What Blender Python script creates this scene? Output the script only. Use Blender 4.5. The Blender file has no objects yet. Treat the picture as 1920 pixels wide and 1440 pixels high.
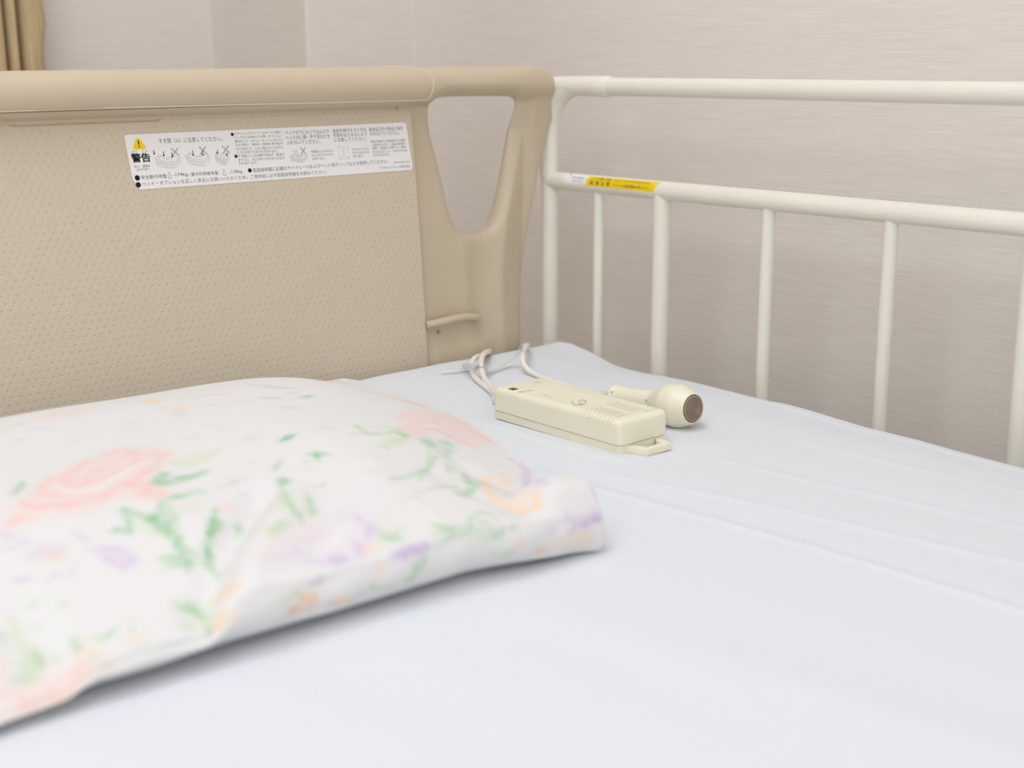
import bpy, bmesh, math
import numpy as np
from mathutils import Vector, Matrix

# ------------------------------------------------------------------ set-up
sc = bpy.context.scene
COL = sc.collection
S = 0.78            # drawing unit -> metres
BED = 0.50          # height of the mattress top above the floor, metres

cam_d = bpy.data.cameras.new('camera')
cam = bpy.data.objects.new('camera', cam_d)
COL.objects.link(cam)
cam_d.sensor_width = 36.0
cam_d.lens = 2498.0 * 36.0 / 1920.0
cam_d.clip_start = 0.02
R3 = Matrix(((0.75312401, 0.16096454, -0.63788293),
             (-0.65785367, 0.17582522, -0.73233465),
             (-0.005724, 0.97117244, 0.23830931)))
CAMP = Vector((-1.19599878, -1.2946816, 0.37326528))
m4 = R3.to_4x4()
m4.translation = CAMP * S + Vector((0, 0, BED))
cam.matrix_world = m4
cam_d.dof.use_dof = True
cam_d.dof.focus_distance = 1.42 * S
cam_d.dof.aperture_fstop = 5.0
sc.camera = cam

w = bpy.data.worlds.new('world'); sc.world = w; w.use_nodes = True
w.node_tree.nodes['Background'].inputs[0].default_value = (0.95, 0.97, 1.0, 1)
w.node_tree.nodes['Background'].inputs[1].default_value = 0.4

sc.view_settings.view_transform = 'Standard'
sc.view_settings.look = 'None'
sc.view_settings.exposure = -0.22
sc.view_settings.gamma = 1.0
sc.view_settings.use_curve_mapping = False

ZC = 2.40           # ceiling height above the mattress, drawing units
def area(name, x, y, size, power, col):
    d = bpy.data.lights.new(name, 'AREA')
    d.shape = 'SQUARE'; d.size = size * S; d.energy = power; d.color = col
    o = bpy.data.objects.new(name, d)
    o.location = (x * S, y * S, (ZC - 0.075) * S + BED)
    COL.objects.link(o)
    return o
LAMPS = [(-0.80, -0.25, 1.10, 10.5), (-2.6, -1.7, 2.20, 23.0)]
for x, y, s, p in LAMPS:
    area('lamp_light', x, y, s, p, (0.925, 0.985, 1.075))

# fill light added behind the camera, set in an unseen window
d = bpy.data.lights.new('fill_light', 'AREA'); d.shape = 'RECTANGLE'; d.size = 2.0 * S; d.size_y = 1.7 * S; d.energy = 15.0; d.color = (0.88, 0.96, 1.06)
o = bpy.data.objects.new('fill_light', d); COL.objects.link(o)
o.location = (-2.2 * S, -4.55 * S, 1.05 * S + BED); o.rotation_euler = (math.radians(90), 0, 0)

# ------------------------------------------------------------------ helpers
def srgb(*c):
    o = []
    for v in c:
        v = v / 255.0
        o.append(v / 12.92 if v <= 0.04045 else ((v + 0.055) / 1.055) ** 2.4)
    return tuple(o) + (1.0,)

def new_mat(name, col, rough=0.5, spec=0.5):
    m = bpy.data.materials.new(name); m.use_nodes = True
    b = m.node_tree.nodes['Principled BSDF']
    b.inputs['Base Color'].default_value = col
    b.inputs['Roughness'].default_value = rough
    b.inputs['Specular IOR Level'].default_value = spec
    return m

def nd(m, kind, **kw):
    n = m.node_tree.nodes.new(kind)
    for k, v in kw.items():
        setattr(n, k, v)
    return n

def lk(m, a, b): m.node_tree.links.new(a, b)

def coords(m, scale=(1, 1, 1)):
    tc = nd(m, 'ShaderNodeTexCoord'); mp = nd(m, 'ShaderNodeMapping')
    mp.inputs['Scale'].default_value = tuple(s / S for s in scale)
    lk(m, tc.outputs['Object'], mp.inputs['Vector'])
    return mp.outputs['Vector']

def add_bump(m, height, strength=0.3, dist=0.001, prev=None):
    b = m.node_tree.nodes['Principled BSDF']
    n = nd(m, 'ShaderNodeBump')
    n.inputs['Strength'].default_value = strength
    n.inputs['Distance'].default_value = dist
    lk(m, height, n.inputs['Height'])
    if prev is not None: lk(m, prev, n.inputs['Normal'])
    lk(m, n.outputs['Normal'], b.inputs['Normal'])
    return n.outputs['Normal']

def noise(m, vec, scale, detail=2.0, rough=0.5):
    n = nd(m, 'ShaderNodeTexNoise')
    n.inputs['Scale'].default_value = scale
    n.inputs['Detail'].default_value = detail
    n.inputs['Roughness'].default_value = rough
    lk(m, vec, n.inputs['Vector'])
    return n.outputs['Fac']

def tint(m, fac, col, amount, lo=0.3, hi=0.7):
    """base colour varied lighter and darker by a noise value"""
    r = nd(m, 'ShaderNodeMapRange')
    r.inputs['From Min'].default_value = lo; r.inputs['From Max'].default_value = hi
    r.inputs['To Min'].default_value = 1 - amount; r.inputs['To Max'].default_value = 1 + amount
    lk(m, fac, r.inputs['Value'])
    mx = nd(m, 'ShaderNodeVectorMath', operation='SCALE')
    mx.inputs[0].default_value = col[:3]
    lk(m, r.outputs[0], mx.inputs['Scale'])
    lk(m, mx.outputs[0], m.node_tree.nodes['Principled BSDF'].inputs['Base Color'])

def plastic(name, col, rough=0.38, grain=0.25, spec=0.5):
    m = new_mat(name, col, rough, spec)
    v = coords(m)
    f = noise(m, v, 900.0, 2.0)
    add_bump(m, f, grain, 0.0002)
    tint(m, noise(m, v, 14.0, 3.0), col, 0.02)
    return m

ROOTS = {}
def thing(name, label, cat, loc, group=None):
    o = bpy.data.objects.new(name, None)
    o.empty_display_size = 0.05
    COL.objects.link(o)
    o.location = Vector(loc) * S + Vector((0, 0, BED))
    o['label'] = label; o['category'] = cat
    if group: o['group'] = group
    ROOTS[o.name] = Vector(loc)
    return o

def base_of(parent):
    while parent is not None:
        if parent.name in ROOTS: return ROOTS[parent.name]
        parent = parent.parent
    return None

def finish(o, parent, loc, smooth, angle):
    COL.objects.link(o)
    if parent is not None: o.parent = parent
    else:
        o.location = Vector(loc) * S + Vector((0, 0, BED))
        ROOTS[o.name] = Vector(loc)
    me = o.data
    if smooth:
        me.polygons.foreach_set('use_smooth', [True] * len(me.polygons))
        if angle: me.set_sharp_from_angle(angle=math.radians(angle))
    return o

def mesh(name, V, F, mat, parent=None, loc=(0, 0, 0), smooth=True, angle=35, kind=None, label=None, cat=None, group=None):
    base = base_of(parent) if parent is not None else Vector(loc)
    V = (np.asarray(V, dtype=float) - np.array(base)) * S
    me = bpy.data.meshes.new(name)
    me.from_pydata(V.tolist(), [], F if isinstance(F, list) else F.tolist())
    me.materials.append(mat)
    me.update()
    o = bpy.data.objects.new(name, me)
    finish(o, parent, loc, smooth, angle)
    if kind: o['kind'] = kind
    if label: o['label'] = label
    if cat: o['category'] = cat
    if group: o['group'] = group
    return o

def from_bm(name, bm, mat, **kw):
    bmesh.ops.recalc_face_normals(bm, faces=bm.faces[:])
    bm.verts.index_update()
    V = [v.co[:] for v in bm.verts]
    F = [[v.index for v in f.verts] for f in bm.faces]
    bm.free()
    return mesh(name, V, F, mat, **kw)

def join(*vf):
    V = []; F = []; n = 0
    for v, f in vf:
        V += [tuple(p) for p in v]
        F += [[i + n for i in q] for q in f]
        n += len(v)
    return V, F

def box(x0, x1, y0, y1, z0, z1):
    V = [(x, y, z) for z in (z0, z1) for y in (y0, y1) for x in (x0, x1)]
    F = [[0, 2, 3, 1], [4, 5, 7, 6], [0, 1, 5, 4], [2, 6, 7, 3], [0, 4, 6, 2], [1, 3, 7, 5]]
    return V, F

def rbox(x0, x1, y0, y1, z0, z1, r=0.003, seg=3, which=None):
    bm = bmesh.new()
    V, F = box(x0, x1, y0, y1, z0, z1)
    vs = [bm.verts.new(v) for v in V]
    for f in F: bm.faces.new([vs[i] for i in f])
    bm.normal_update()
    ed = [e for e in bm.edges if which is None or which(e)]
    bmesh.ops.bevel(bm, geom=ed, offset=r, segments=seg, profile=0.5, affect='EDGES')
    bm.verts.index_update()
    V = [v.co[:] for v in bm.verts]; F = [[v.index for v in f.verts] for f in bm.faces]
    bm.free()
    return V, F

def grid_faces(nr, nc, wrap_c=False, off=0, flip=False):
    F = []
    for i in range(nr - 1):
        for j in range(nc if wrap_c else nc - 1):
            a = i * nc + j; b = i * nc + (j + 1) % nc
            c = (i + 1) * nc + (j + 1) % nc; d = (i + 1) * nc + j
            q = [a + off, b + off, c + off, d + off]
            F.append(q[::-1] if flip else q)
    return F

def smooth_path(pts, n=12):
    """Catmull-Rom through the points"""
    P = [np.array(p, float) for p in pts]
    P = [2 * P[0] - P[1]] + P + [2 * P[-1] - P[-2]]
    out = []
    for i in range(1, len(P) - 2):
        for k in range(n):
            t = k / n
            a, b, c, d = P[i - 1], P[i], P[i + 1], P[i + 2]
            out.append(0.5 * ((2 * b) + (c - a) * t + (2 * a - 5 * b + 4 * c - d) * t * t + (3 * b - a - 3 * c + d) * t ** 3))
    out.append(P[-2])
    return out

def tube(path, r, seg=20, a0=0.0, a1=None, up=(0, 0, 1), caps=True):
    """sweep a circle (or the arc a0..a1, in degrees) along a path"""
    P = [np.array(p, float) for p in path]; n = len(P)
    T = []
    for i in range(n):
        t = P[min(i + 1, n - 1)] - P[max(i - 1, 0)]
        T.append(t / np.linalg.norm(t))
    u = np.array(up, float); u -= T[0] * (u @ T[0]); u /= np.linalg.norm(u)
    V = []
    full = a1 is None
    angs = [2 * math.pi * k / seg for k in range(seg)] if full else [math.radians(a0 + (a1 - a0) * k / (seg - 1)) for k in range(seg)]
    for i in range(n):
        u = u - T[i] * (u @ T[i]); u /= np.linalg.norm(u)
        s = np.cross(T[i], u)
        rr = r[i] if hasattr(r, '__len__') else r
        for a in angs:
            V.append(tuple(P[i] + rr * (math.cos(a) * u + math.sin(a) * s)))
    F = grid_faces(n, seg, full)
    if caps and full:
        F.append(list(range(seg))[::-1]); F.append([(n - 1) * seg + k for k in range(seg)])
    return V, F

def lathe(origin, axis, prof, seg=48, up=(0, 0, 1)):
    o = np.array(origin, float); a = np.array(axis, float); a /= np.linalg.norm(a)
    u = np.array(up, float); u -= a * (u @ a); u /= np.linalg.norm(u); s = np.cross(a, u)
    V = []
    for (t, r) in prof:
        for k in range(seg):
            g = 2 * math.pi * k / seg
            V.append(tuple(o + a * t + r * (math.cos(g) * u + math.sin(g) * s)))
    F = grid_faces(len(prof), seg, True)
    F.append(list(range(seg))[::-1]); F.append([(len(prof) - 1) * seg + k for k in range(seg)])
    return V, F

def text_vf(body, res=2):
    cu = bpy.data.curves.new('t', 'FONT'); cu.body = body; cu.resolution_u = res
    o = bpy.data.objects.new('t', cu); COL.objects.link(o)
    me = bpy.data.meshes.new_from_object(o)
    V = np.array([v.co[:] for v in me.vertices]) if len(me.vertices) else np.zeros((0, 3))
    F = [list(p.vertices) for p in me.polygons]
    bpy.data.objects.remove(o); bpy.data.curves.remove(cu); bpy.data.meshes.remove(me)
    return V, F

# ------------------------------------------------------------------ materials
M = {}
def wallpaper(name, col):
    m = new_mat(name, col, 0.75, 0.25)
    a = noise(m, coords(m, (6, 6, 800)), 1.0, 3.0, 0.75)
    b2 = noise(m, coords(m, (14, 14, 560)), 1.0, 2.0, 0.6)
    c = noise(m, coords(m, (700, 700, 60)), 1.0, 1.0)
    add = nd(m, 'ShaderNodeMath', operation='ADD'); lk(m, a, add.inputs[0]); lk(m, b2, add.inputs[1])
    hf = nd(m, 'ShaderNodeMath', operation='MULTIPLY'); lk(m, add.outputs[0], hf.inputs[0]); hf.inputs[1].default_value = 0.5
    tint(m, hf.outputs[0], col, 0.055, 0.38, 0.62)
    n1 = add_bump(m, a, 0.35, 0.0006)
    add_bump(m, c, 0.12, 0.0004, n1)
    return m
M['wallpaper'] = wallpaper('wallpaper', srgb(235, 226, 218))
M['bead'] = new_mat('caulk_bead', srgb(228, 222, 216), 0.6, 0.3)
M['ceiling'] = new_mat('ceiling_board', srgb(236, 234, 230), 0.9, 0.2)
m = M['ceiling']; add_bump(m, noise(m, coords(m), 120.0, 4), 0.3, 0.001)
m = M['floor'] = new_mat('vinyl_floor', srgb(205, 192, 172), 0.45, 0.4)
tint(m, noise(m, coords(m, (2, 30, 1)), 1.0, 4), srgb(205, 192, 172), 0.12)
M['board'] = plastic('headboard_plastic', srgb(203, 187, 161), 0.36, 0.12, 0.45)
M['lit_lip'] = plastic('lit_lip_plastic', srgb(224, 208, 184), 0.3, 0.05)  # paler tone stands in for light caught along the cover's lip
M['rail'] = plastic('cream_painted_steel', srgb(238, 233, 220), 0.3, 0.08, 0.5)
M['sleeve'] = plastic('cream_sleeve_plastic', srgb(238, 233, 219), 0.38, 0.12, 0.45)
M['ivory'] = plastic('ivory_plastic', srgb(240, 233, 210), 0.4, 0.15, 0.45)
M['ivory_base'] = plastic('ivory_base_plastic', srgb(240, 233, 208), 0.4, 0.15, 0.45)
M['cord'] = plastic('cream_cord_vinyl', srgb(240, 234, 223), 0.45, 0.1, 0.4)
M['emblem_green'] = new_mat('emblem_green_ink', srgb(120, 150, 96), 0.6)
M['rivet'] = new_mat('grey_rivet', srgb(186, 184, 168), 0.4)
M['seam'] = new_mat('seam_shadow_plastic', srgb(176, 168, 134), 0.6)
M['black'] = new_mat('black_window', (0.012, 0.010, 0.010, 1), 0.25)
M['green'] = new_mat('green_ink', srgb(142, 205, 110), 0.6)
M['olive'] = new_mat('olive_ink', srgb(166, 166, 110), 0.6)
M['amber'] = new_mat('amber_ink', srgb(214, 204, 110), 0.6)
M['steel'] = new_mat('steel', srgb(170, 170, 168), 0.3); M['steel'].node_tree.nodes['Principled BSDF'].inputs['Metallic'].default_value = 0.9
M['paper'] = new_mat('label_film', srgb(244, 241, 239), 0.35, 0.4)
M['ink'] = new_mat('black_ink', srgb(46, 44, 46), 0.6, 0.2)
M['ink_bold'] = new_mat('bold_ink', srgb(28, 27, 29), 0.6, 0.2)
M['ink_grey'] = new_mat('grey_ink', srgb(126, 124, 124), 0.6, 0.2)
M['cross_grey'] = new_mat('cross_ink', srgb(176, 173, 171), 0.6, 0.2)
M['line'] = new_mat('line_ink', srgb(150, 148, 146), 0.6, 0.2)
M['yellow'] = new_mat('yellow_film', srgb(252, 214, 10), 0.35, 0.4)
for k in ('paper', 'yellow', 'steel', 'bead', 'black', 'green', 'ink'):
    m = M[k]; add_bump(m, noise(m, coords(m), 300.0, 2), 0.05, 0.0003)
# dimpled moulding of the headboard panel
m = M['panel'] = new_mat('dimpled_panel', srgb(212, 197, 175), 0.5, 0.4)
vec = coords(m)
sx = nd(m, 'ShaderNodeSeparateXYZ'); lk(m, vec, sx.inputs[0])
def mth(op, a, b=None):
    n = nd(m, 'ShaderNodeMath', operation=op)
    for i, v in enumerate((a, b)):
        if v is None: continue
        if isinstance(v, (int, float)): n.inputs[i].default_value = v
        else: lk(m, v, n.inputs[i])
    return n.outputs[0]
PX, PZ = 0.0088, 0.0146
def lattice(ox, oz):
    u = mth('SUBTRACT', mth('FRACT', mth('ADD', mth('DIVIDE', sx.outputs[0], PX), 50 + ox)), 0.5)
    v = mth('SUBTRACT', mth('FRACT', mth('ADD', mth('DIVIDE', sx.outputs[2], PZ), 50 + oz)), 0.5)
    u = mth('MULTIPLY', u, PX); v = mth('MULTIPLY', v, PZ)
    return mth('SQRT', mth('ADD', mth('MULTIPLY', u, u), mth('MULTIPLY', v, v)))
d = mth('MINIMUM', lattice(0, 0), lattice(0.5, 0.5))
mr = nd(m, 'ShaderNodeMapRange', interpolation_type='SMOOTHSTEP'); lk(m, d, mr.inputs['Value'])
mr.inputs['From Min'].default_value = 0.0002; mr.inputs['From Max'].default_value = 0.0021
mr.inputs['To Min'].default_value = 0.0; mr.inputs['To Max'].default_value = 1.0
n1 = add_bump(m, mr.outputs[0], 0.8, 0.0005)
add_bump(m, noise(m, vec, 500.0, 2), 0.15, 0.0002, n1)
# bed sheet
def cloth(name, col, amt, sheen=0.0, thread=1500.0):
    m = new_mat(name, col, 0.85, 0.2)
    v = coords(m)
    f = noise(m, v, thread, 2.0)
    n1 = add_bump(m, f, amt, 0.0004)
    g = noise(m, coords(m, (26, 2.2, 20)), 1.0, 3.0, 0.55)
    n2 = add_bump(m, g, 0.25, 0.004, n1)
    return m
M['sheet'] = cloth('white_cotton_sheet', srgb(226, 228, 232), 0.15)
M['mattress'] = cloth('mattress_ticking', srgb(226, 226, 228), 0.2)
m = M['pillow'] = new_mat('floral_cotton', srgb(240, 237, 234), 0.85, 0.2)
at = nd(m, 'ShaderNodeVertexColor'); at.layer_name = 'print'
lk(m, at.outputs['Color'], m.node_tree.nodes['Principled BSDF'].inputs['Base Color'])
n1 = add_bump(m, noise(m, coords(m), 1400.0, 2), 0.15, 0.0003)
add_bump(m, noise(m, coords(m), 14.0, 3), 0.25, 0.004, n1)
m = M['curtain'] = new_mat('curtain_linen', srgb(186, 163, 128), 0.8, 0.2)
tint(m, noise(m, coords(m, (420, 420, 12)), 1.0, 3, 0.6), srgb(200, 176, 138), 0.14)
add_bump(m, noise(m, coords(m, (300, 300, 20)), 1.0, 2), 0.4, 0.0006)
# grooved brown push button
m = M['button'] = new_mat('brown_rubber_button', srgb(146, 130, 110), 0.45, 0.4)
M['frame'] = plastic('bed_frame_steel', srgb(206, 198, 182), 0.4)
m = M['clear'] = new_mat('clear_vinyl', (0.93, 0.94, 0.93, 1), 0.25, 0.5)
b = m.node_tree.nodes['Principled BSDF']; b.inputs['Alpha'].default_value = 0.38
m = M['diffuser'] = new_mat('lamp_diffuser', (0.9, 0.9, 0.9, 1), 0.6)
b = m.node_tree.nodes['Principled BSDF']; b.inputs['Emission Color'].default_value = (0.925, 0.985, 1.0, 1); b.inputs['Emission Strength'].default_value = 0.8

# ------------------------------------------------------------------ room
XW = 0.18           # right wall
YP = 0.5282         # front of the boxed-out pillar
XP = -0.0272        # its left face
YB = 0.8289         # wall behind the headboard
ZF = -BED / S       # floor
X0, Y0 = -4.4, -4.6
def struct(name, vf, mat, loc, **kw):
    return mesh(name, vf[0], vf[1], mat, loc=loc, kind='structure', smooth=False, **kw)
struct('floor', box(X0 - .1, XW + .1, Y0 - .1, YB + .1, ZF - .1, ZF), M['floor'], (0, 0, ZF - .1))
struct('ceiling', box(X0 - .1, XW + .1, Y0 - .1, YB + .1, ZC, ZC + .1), M['ceiling'], (0, 0, ZC))
struct('wall_right', box(XW, XW + .1, Y0, YP, ZF, ZC), M['wallpaper'], (XW, 0, ZF))
struct('wall_back', box(X0, XP, YB, YB + .1, ZF, ZC), M['wallpaper'], (-1, YB, ZF))
struct('wall_left', box(X0 - .1, X0, Y0, YB, ZF, ZC), M['wallpaper'], (X0, 0, ZF))
struct('wall_front', box(X0, XW, Y0 - .1, Y0, ZF, ZC), M['wallpaper'], (-1, Y0, ZF))
V, F = rbox(XP, XW + .1, YP, YB + .1, ZF, ZC, r=0.006, seg=4,
            which=lambda e: abs(e.verts[0].co.z - e.verts[1].co.z) > 1 and all(abs(v.co.x - XP) < 1e-4 and abs(v.co.y - YP) < 1e-4 for v in e.verts))
mesh('wall_pillar', V, F, M['wallpaper'], loc=(XP, YP, ZF), kind='structure')
# caulked corner beads of the papered walls
def bead(name, x, y, sx_, sy_, r):
    pts = [(x, y)]
    for k in range(5):
        a = math.pi / 2 * k / 4
        pts.append((x + sx_ * r * (1 - math.sin(a)), y + sy_ * r * (1 - math.cos(a))))
    V = [(p[0], p[1], z) for z in (ZF, ZC) for p in pts]
    n = len(pts)
    F = [[i, (i + 1) % n, (i + 1) % n + n, i + n] for i in range(n)] + [list(range(n))[::-1], list(range(n, 2 * n))]
    mesh(name, V, F, M['bead'], loc=(x, y, ZF), kind='structure')
bead('trim_1', XW, YP, -1, -1, 0.0045)
bead('trim_2', XP, YB, -1, -1, 0.0045)
for nm, vf in (('baseboard_back', box(X0, XP, YB - .012, YB, ZF, ZF + .09)),
               ('baseboard_right', box(XW - .012, XW, Y0, YP, ZF, ZF + .09))):
    struct(nm, vf, M['bead'], (vf[0][0][0], vf[0][0][1], ZF))

for i, (x, y, s, p) in enumerate(LAMPS):
    t = thing('ceiling_light', ('square white ceiling light above the bed', 'square white ceiling light over the open floor away from the bed')[i], 'lamp', (x, y, ZC), 'ceiling lights')
    h = s / 2 + .03
    V, F = join(box(x - h, x + h, y - h, y - h + .03, ZC - .07, ZC), box(x - h, x + h, y + h - .03, y + h, ZC - .07, ZC),
                box(x - h, x - h + .03, y - h + .03, y + h - .03, ZC - .07, ZC), box(x + h - .03, x + h, y - h + .03, y + h - .03, ZC - .07, ZC))
    mesh('frame', V, F, M['ceiling'], parent=t, smooth=False)
    V, F = box(x - s / 2, x + s / 2, y - s / 2, y + s / 2, ZC - .03, ZC - .02)
    mesh('diffuser', V, F, M['diffuser'], parent=t, smooth=False)

# unseen window added around the frontal fill light
def window():
    x0, x1, z0, z1, y = -3.25, -1.15, .15, 1.95, Y0
    fr = []
    for a, b_, c, d_ in ((x0, x1, z0, z0 + .05), (x0, x1, z1 - .05, z1), (x0, x0 + .05, z0 + .05, z1 - .05), (x1 - .05, x1, z0 + .05, z1 - .05)):
        fr.append(box(a, b_, y, y + .04, c, d_))
    V, F = join(*fr)
    w_ = mesh('added_fill_window', V, F, M['bead'], loc=(-2.2, Y0, z0), kind='structure', smooth=False)
    V, F = box(x0 + .05, x1 - .05, y + .002, y + .01, z0 + .05, z1 - .05)
    mesh('pane', V, F, M['fill_glow_pane'], parent=w_, smooth=False)
m = M['fill_glow_pane'] = new_mat('fill_glow_pane', (0.8, 0.82, 0.85, 1), 0.2)  # glowing pane added as part of the frontal fill
b = m.node_tree.nodes['Principled BSDF']; b.inputs['Emission Color'].default_value = (0.92, 0.96, 1, 1); b.inputs['Emission Strength'].default_value = 1.5
window()

# ------------------------------------------------------------------ curtain
def build_curtain():
    t = thing('curtain', 'gathered beige linen curtain hanging against the back wall behind the headboard', 'curtain', (-0.62, YB - .05, ZF + .05))
    xs = []; ys = []
    # fold lines measured from the right-hand edge
    knots = [(-0.346, 0.035), (-0.352, 0.018), (-0.366, 0.012), (-0.379, 0.016), (-0.386, 0.050), (-0.389, 0.052), (-0.393, 0.016),
             (-0.399, 0.012), (-0.404, 0.018), (-0.4065, 0.050), (-0.409, 0.050), (-0.414, 0.014), (-0.424, 0.010), (-0.436, 0.016), (-0.440, 0.05), (-0.444, 0.05)]
    x = -0.444
    k = 0
    while x > -0.86:
        wd = 0.020 + 0.008 * math.sin(k * 2.3)
        knots += [(x - wd * .2, 0.016), (x - wd * .5, 0.010), (x - wd * .8, 0.017), (x - wd, 0.05), (x - wd - .003, 0.05)]
        x -= wd + .003; k += 1
    P = smooth_path([(a, b_, 0) for a, b_ in knots], 4)
    zs = np.linspace(ZF + .05, ZC - .06, 70)
    V = []
    for z in zs:
        sway = 0.010 * math.sin(z * 5.0) + 0.004 * math.sin(z * 17.0)
        for j, p in enumerate(P):
            crumple = 0.0035 * math.sin(z * 61 + j * .35) * math.sin(z * 23 + 1.0) * (1 if j < 12 else 0.35)
            V.append((p[0] - 0.02 * (z - 0.41) * -1 * 0.0 + 0.3 * crumple + (0.004 * math.sin(z * 44 + 1.2) if j < 10 else 0), YB - 0.085 + p[1] + crumple, z))
    n = len(P)
    F = grid_faces(len(zs), n)
    o = mesh('fabric', V, F, M['curtain'], parent=t, angle=None)
    md = o.modifiers.new('thick', 'SOLIDIFY'); md.thickness = 0.0012
    V, F = tube([(-0.92, YB - .05, ZC - .05), (-0.30, YB - .05, ZC - .05)], 0.010, 12)
    V2, F2 = join((V, F), box(-.90, -.88, YB - .055, YB - .045, ZC - .05, ZC), box(-.34, -.32, YB - .055, YB - .045, ZC - .05, ZC))
    tr = thing('curtain_rail', 'slim metal curtain rail under the ceiling above the curtain', 'curtain rail', (-0.6, YB - .05, ZC - .05))
    mesh('rail', V2, F2, M['steel'], parent=tr)
build_curtain()

# ------------------------------------------------------------------ bed frame and mattress
XC = -0.60          # middle of the bed
XL = 2 * XC         # left-hand mirror of x = 0
def build_frame():
    t = thing('bed', 'steel bed frame under the mattress, hidden by the sheet', 'bed frame', (XC, -1.2, ZF))
    V, F = join(rbox(XL + .03, XL + .08, -2.45, .02, -.21, -.15, .004), rbox(-.08, -.03, -2.45, .02, -.21, -.15, .004),
                rbox(XL + .08, -.08, -.03, .02, -.21, -.15, .004), rbox(XL + .08, -.08, -2.45, -2.40, -.21, -.15, .004))
    mesh('side_beams', V, F, M['frame'], parent=t)
    V, F = rbox(XL + .05, -.05, -2.42, -.01, -.16, -.14, .003)
    mesh('mattress_platform', V, F, M['frame'], parent=t)
    for x in (XL + .055, -.055):
        for y in (-.12, -2.3):
            V, F = tube([(x, y, -.2), (x, y, ZF)], .022, 20)
            mesh('leg', V, F, M['frame'], parent=t)
build_frame()
V, F = rbox(XL + .045, -.045, -2.40, -.03, -.139, -.03, .02, 4)
mesh('mattress', V, F, M['mattress'], loc=(XC, -1.2, -.139), label='mattress wrapped in the white sheet on the bed frame', cat='mattress')

EDGE = [(.02, -.06, .000), (.0047, -.030, .0000), (.0010, -.012, .0000), (-.0040, .000, .0000), (-.012, .0085, .000), (-.028, .0105, .0000), (-.046, .0075, -.0010), (-.064, .0050, -.0020), (-.080, .0015, -.0030), (-.107, -.0055, -.0050), (-.125, -.0080, -.008), (-.1512, -.0135, -.008), (-.1899, -.0150, -.008), (-.2202, -.0090, -.008),
        (-.2607, -.0070, -.008), (-.3504, -.0149, -.008), (-.3823, -.0163, -.008), (-.4054, -.0130, -.008), (-.4418, -.0171, -.008), (-.4748, -.0228, -.008), (-.5202, -.0290, -.008),
        (-.5823, -.0290, -.008), (-.6345, -.0343, -.008), (-.6809, -.0365, -.008), (-.7032, -.0375, -.008), (-1.0, -.040, -.009), (-2.6, -.042, -.009)]
def sheet_z(x, y):
    """height of the sheet (arrays)"""
    z = 0.0 * x
    e = np.array(EDGE)[::-1]
    xe = np.interp(y, e[:, 0], e[:, 1]); ze = np.interp(y, e[:, 0], e[:, 2])
    d = np.clip((xe - x) / 0.13, 0, 1)
    z = z + ze * (1 - d) ** 2
    def ridge(x0, y0, x1, y1, wid, amp):
        dx, dy = x1 - x0, y1 - y0; L = math.hypot(dx, dy)
        tt = ((x - x0) * dx + (y - y0) * dy) / L ** 2
        dd = ((x - x0) * dy - (y - y0) * dx) / L + 0.003 * np.sin(tt * 9 + x0 * 40)
        env = np.clip(np.minimum(tt, 1 - tt) * 5, 0, 1); env = env * env * (3 - 2 * env)
        return amp * np.exp(-(dd / wid) ** 2) * env
    z = z + ridge(-.405, -.36, -.360, -1.00, .006, .0022)
    z = z + ridge(-.392, -.36, -.345, -1.00, .012, -.0010)
    z = z + ridge(-.375, -.40, -.262, -.95, .006, .0011)
    z = z + ridge(-.25, -.46, -.20, -.95, .007, .0009)
    z = z + ridge(-.345, -.26, -.335, -.47, .003, -.0010)
    z = z + ridge(-.335, -.20, -.318, -.50, .004, .0009)
    z = z + ridge(-.62, -.62, -.50, -1.2, .02, .0009)
    z = z + ridge(-.15, -.44, -.11, -.9, .008, .0007)
    z = z + 0.0010 * np.sin(x * 21 + 1.3 * np.sin(y * 5)) * np.sin(y * 7 + 2) + 0.0004 * np.sin(x * 60 + y * 9)
    return z

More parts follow.
